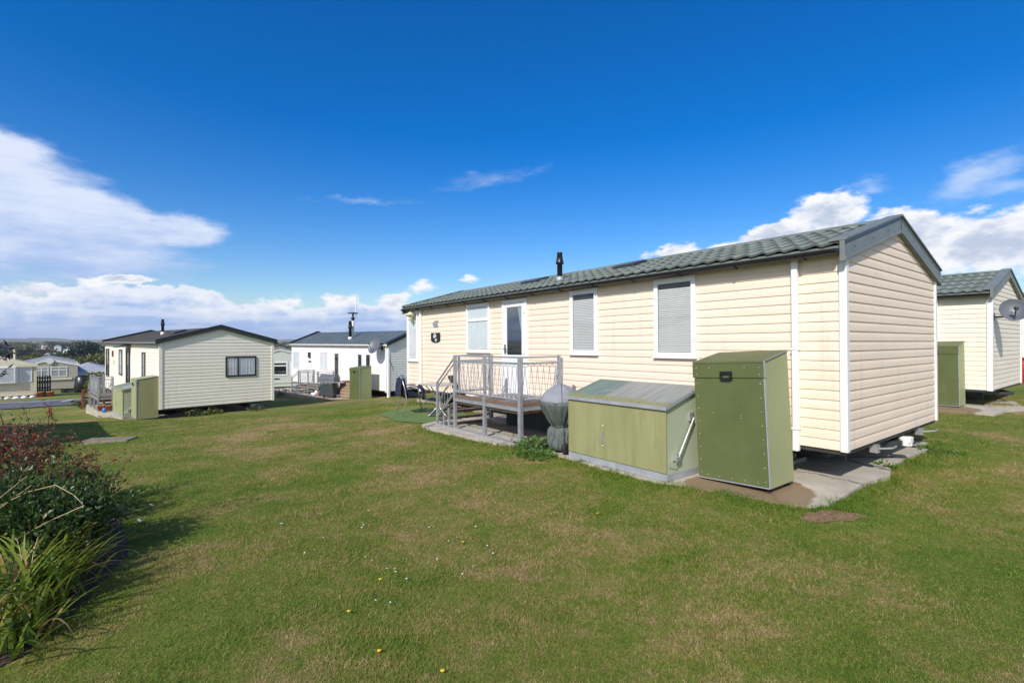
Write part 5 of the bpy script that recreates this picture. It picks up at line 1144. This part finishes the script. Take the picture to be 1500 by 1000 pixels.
bank = nt.m('SUBTRACT', nt.m('ADD', 4.7, nt.m('ADD', nt.m('MULTIPLY_ADD', nD, 10.0, -5.0), nt.m('MULTIPLY_ADD', nC, 1.4, -.7))), el)
bankD = nt.m('MULTIPLY', nt.m('MULTIPLY', nt.sstep(bank, -.05, .55), nt.sstep(el, -.3, .4)), .93)
wis = blobs([(43.8,13.7,4.2,2.0,.25,.8),(46,12.6,4,1.2,0,.7),(-15.5,15.2,7.5,.5,.06,.34),(-2,18.4,6.0,.9,.15,.36),(36,14.2,2,1.2,0,.5)], azw, elw)
wisD = nt.m('MULTIPLY', nt.sstep(nt.m('ADD', wis, nt.m('MULTIPLY_ADD', nF, 1.2, -.56)), .02, .9), .70)
hs = nt.new('ShaderNodeHueSaturation'); hs.inputs['Saturation'].default_value = 1.5; hs.inputs['Hue'].default_value = .512; hs.inputs['Value'].default_value = 1.30; nt.put(hs.inputs['Color'], sky.outputs[0])
SK = .115
K = 1/SK
base = hs.outputs[0]
cirC = nt.mix(nt.sstep(nt.m('ADD', nt.m('MULTIPLY', el, .12), nt.m('MULTIPLY_ADD', nF, 2.2, -.6)), .9, 2.3), c4((.38*K,.52*K,.83*K)), c4((.72*K,.79*K,.95*K)))
c1 = nt.mix(cirD, base, cirC)
c1 = nt.mix(wisD, c1, c4((.62*K,.74*K,.95*K)))
bankC = nt.mix(nt.sstep(nt.m('ADD', bank, nt.m('MULTIPLY_ADD', nC, 2.4, -1.2)), .2, 2.9), c4((.86*K,.88*K,.95*K)), nt.mix(nt.sstep(nt.noise(nt.scale(G, (1, 1, 7)), 8.0, 6, .6), .42, .60), c4((.34*K,.49*K,.82*K)), c4((.60*K,.69*K,.90*K))))
bankC = nt.mix(nt.sstep(el, .3, 3.2), nt.mix(.55, c4((.33*K,.49*K,.80*K)), bankC), bankC)
c1 = nt.mix(bankD, c1, bankC)
sh = nt.m('ADD', nt.m('MULTIPLY', cum, -.9), nt.m('MULTIPLY', nC, 1.5))                        # cores greyer, rims white
cumC = nt.mix(nt.sstep(sh, -.15, .62), c4((.50*K,.58*K,.74*K)), c4((.93*K,.94*K,.97*K)))
c1 = nt.mix(cumD, c1, cumC)
c1 = nt.mix(rear, c1, c4((.85*K,.87*K,.92*K)))                               # unseen broken cumulus behind the camera, added to whiten the blue fill light
nt.put(bg.inputs[0], c1); bg.inputs[1].default_value = SK

# ------------------------------------------------------------------ air
hzm = bpy.data.materials.new('valley_haze'); hzm.use_nodes = True; ht_ = NT(hzm.node_tree); hzm.node_tree.nodes.remove(hzm.node_tree.nodes['Principled BSDF'])
pv = ht_.new('ShaderNodeVolumePrincipled'); pv.inputs['Color'].default_value = (.72,.82,1,1); pv.inputs['Density'].default_value = .00016; ht_.l.new(pv.outputs[0], hzm.node_tree.nodes['Material Output'].inputs['Volume'])
tag(MB().box(-7200,-7200,-40,7200,7200,60).build('haze', hzm), 'thin blue haze over the far valley and hills', 'haze', kind='stuff')

# ------------------------------------------------------------------ camera and render settings
cd = bpy.data.cameras.new('camera'); cam = bpy.data.objects.new('camera', cd); COL.objects.link(cam)
cam.location = (0, 0, 1.64); cam.rotation_euler = (R(90), 0, 0); cd.sensor_width = 36; cd.lens = 36*719/1500; cd.clip_end = 20000; cd.clip_start = .05
scn.camera = cam
vs_ = scn.view_settings; vs_.view_transform = 'Standard'; vs_.look = 'None'; vs_.exposure = .10; vs_.gamma = 1; vs_.use_curve_mapping = False
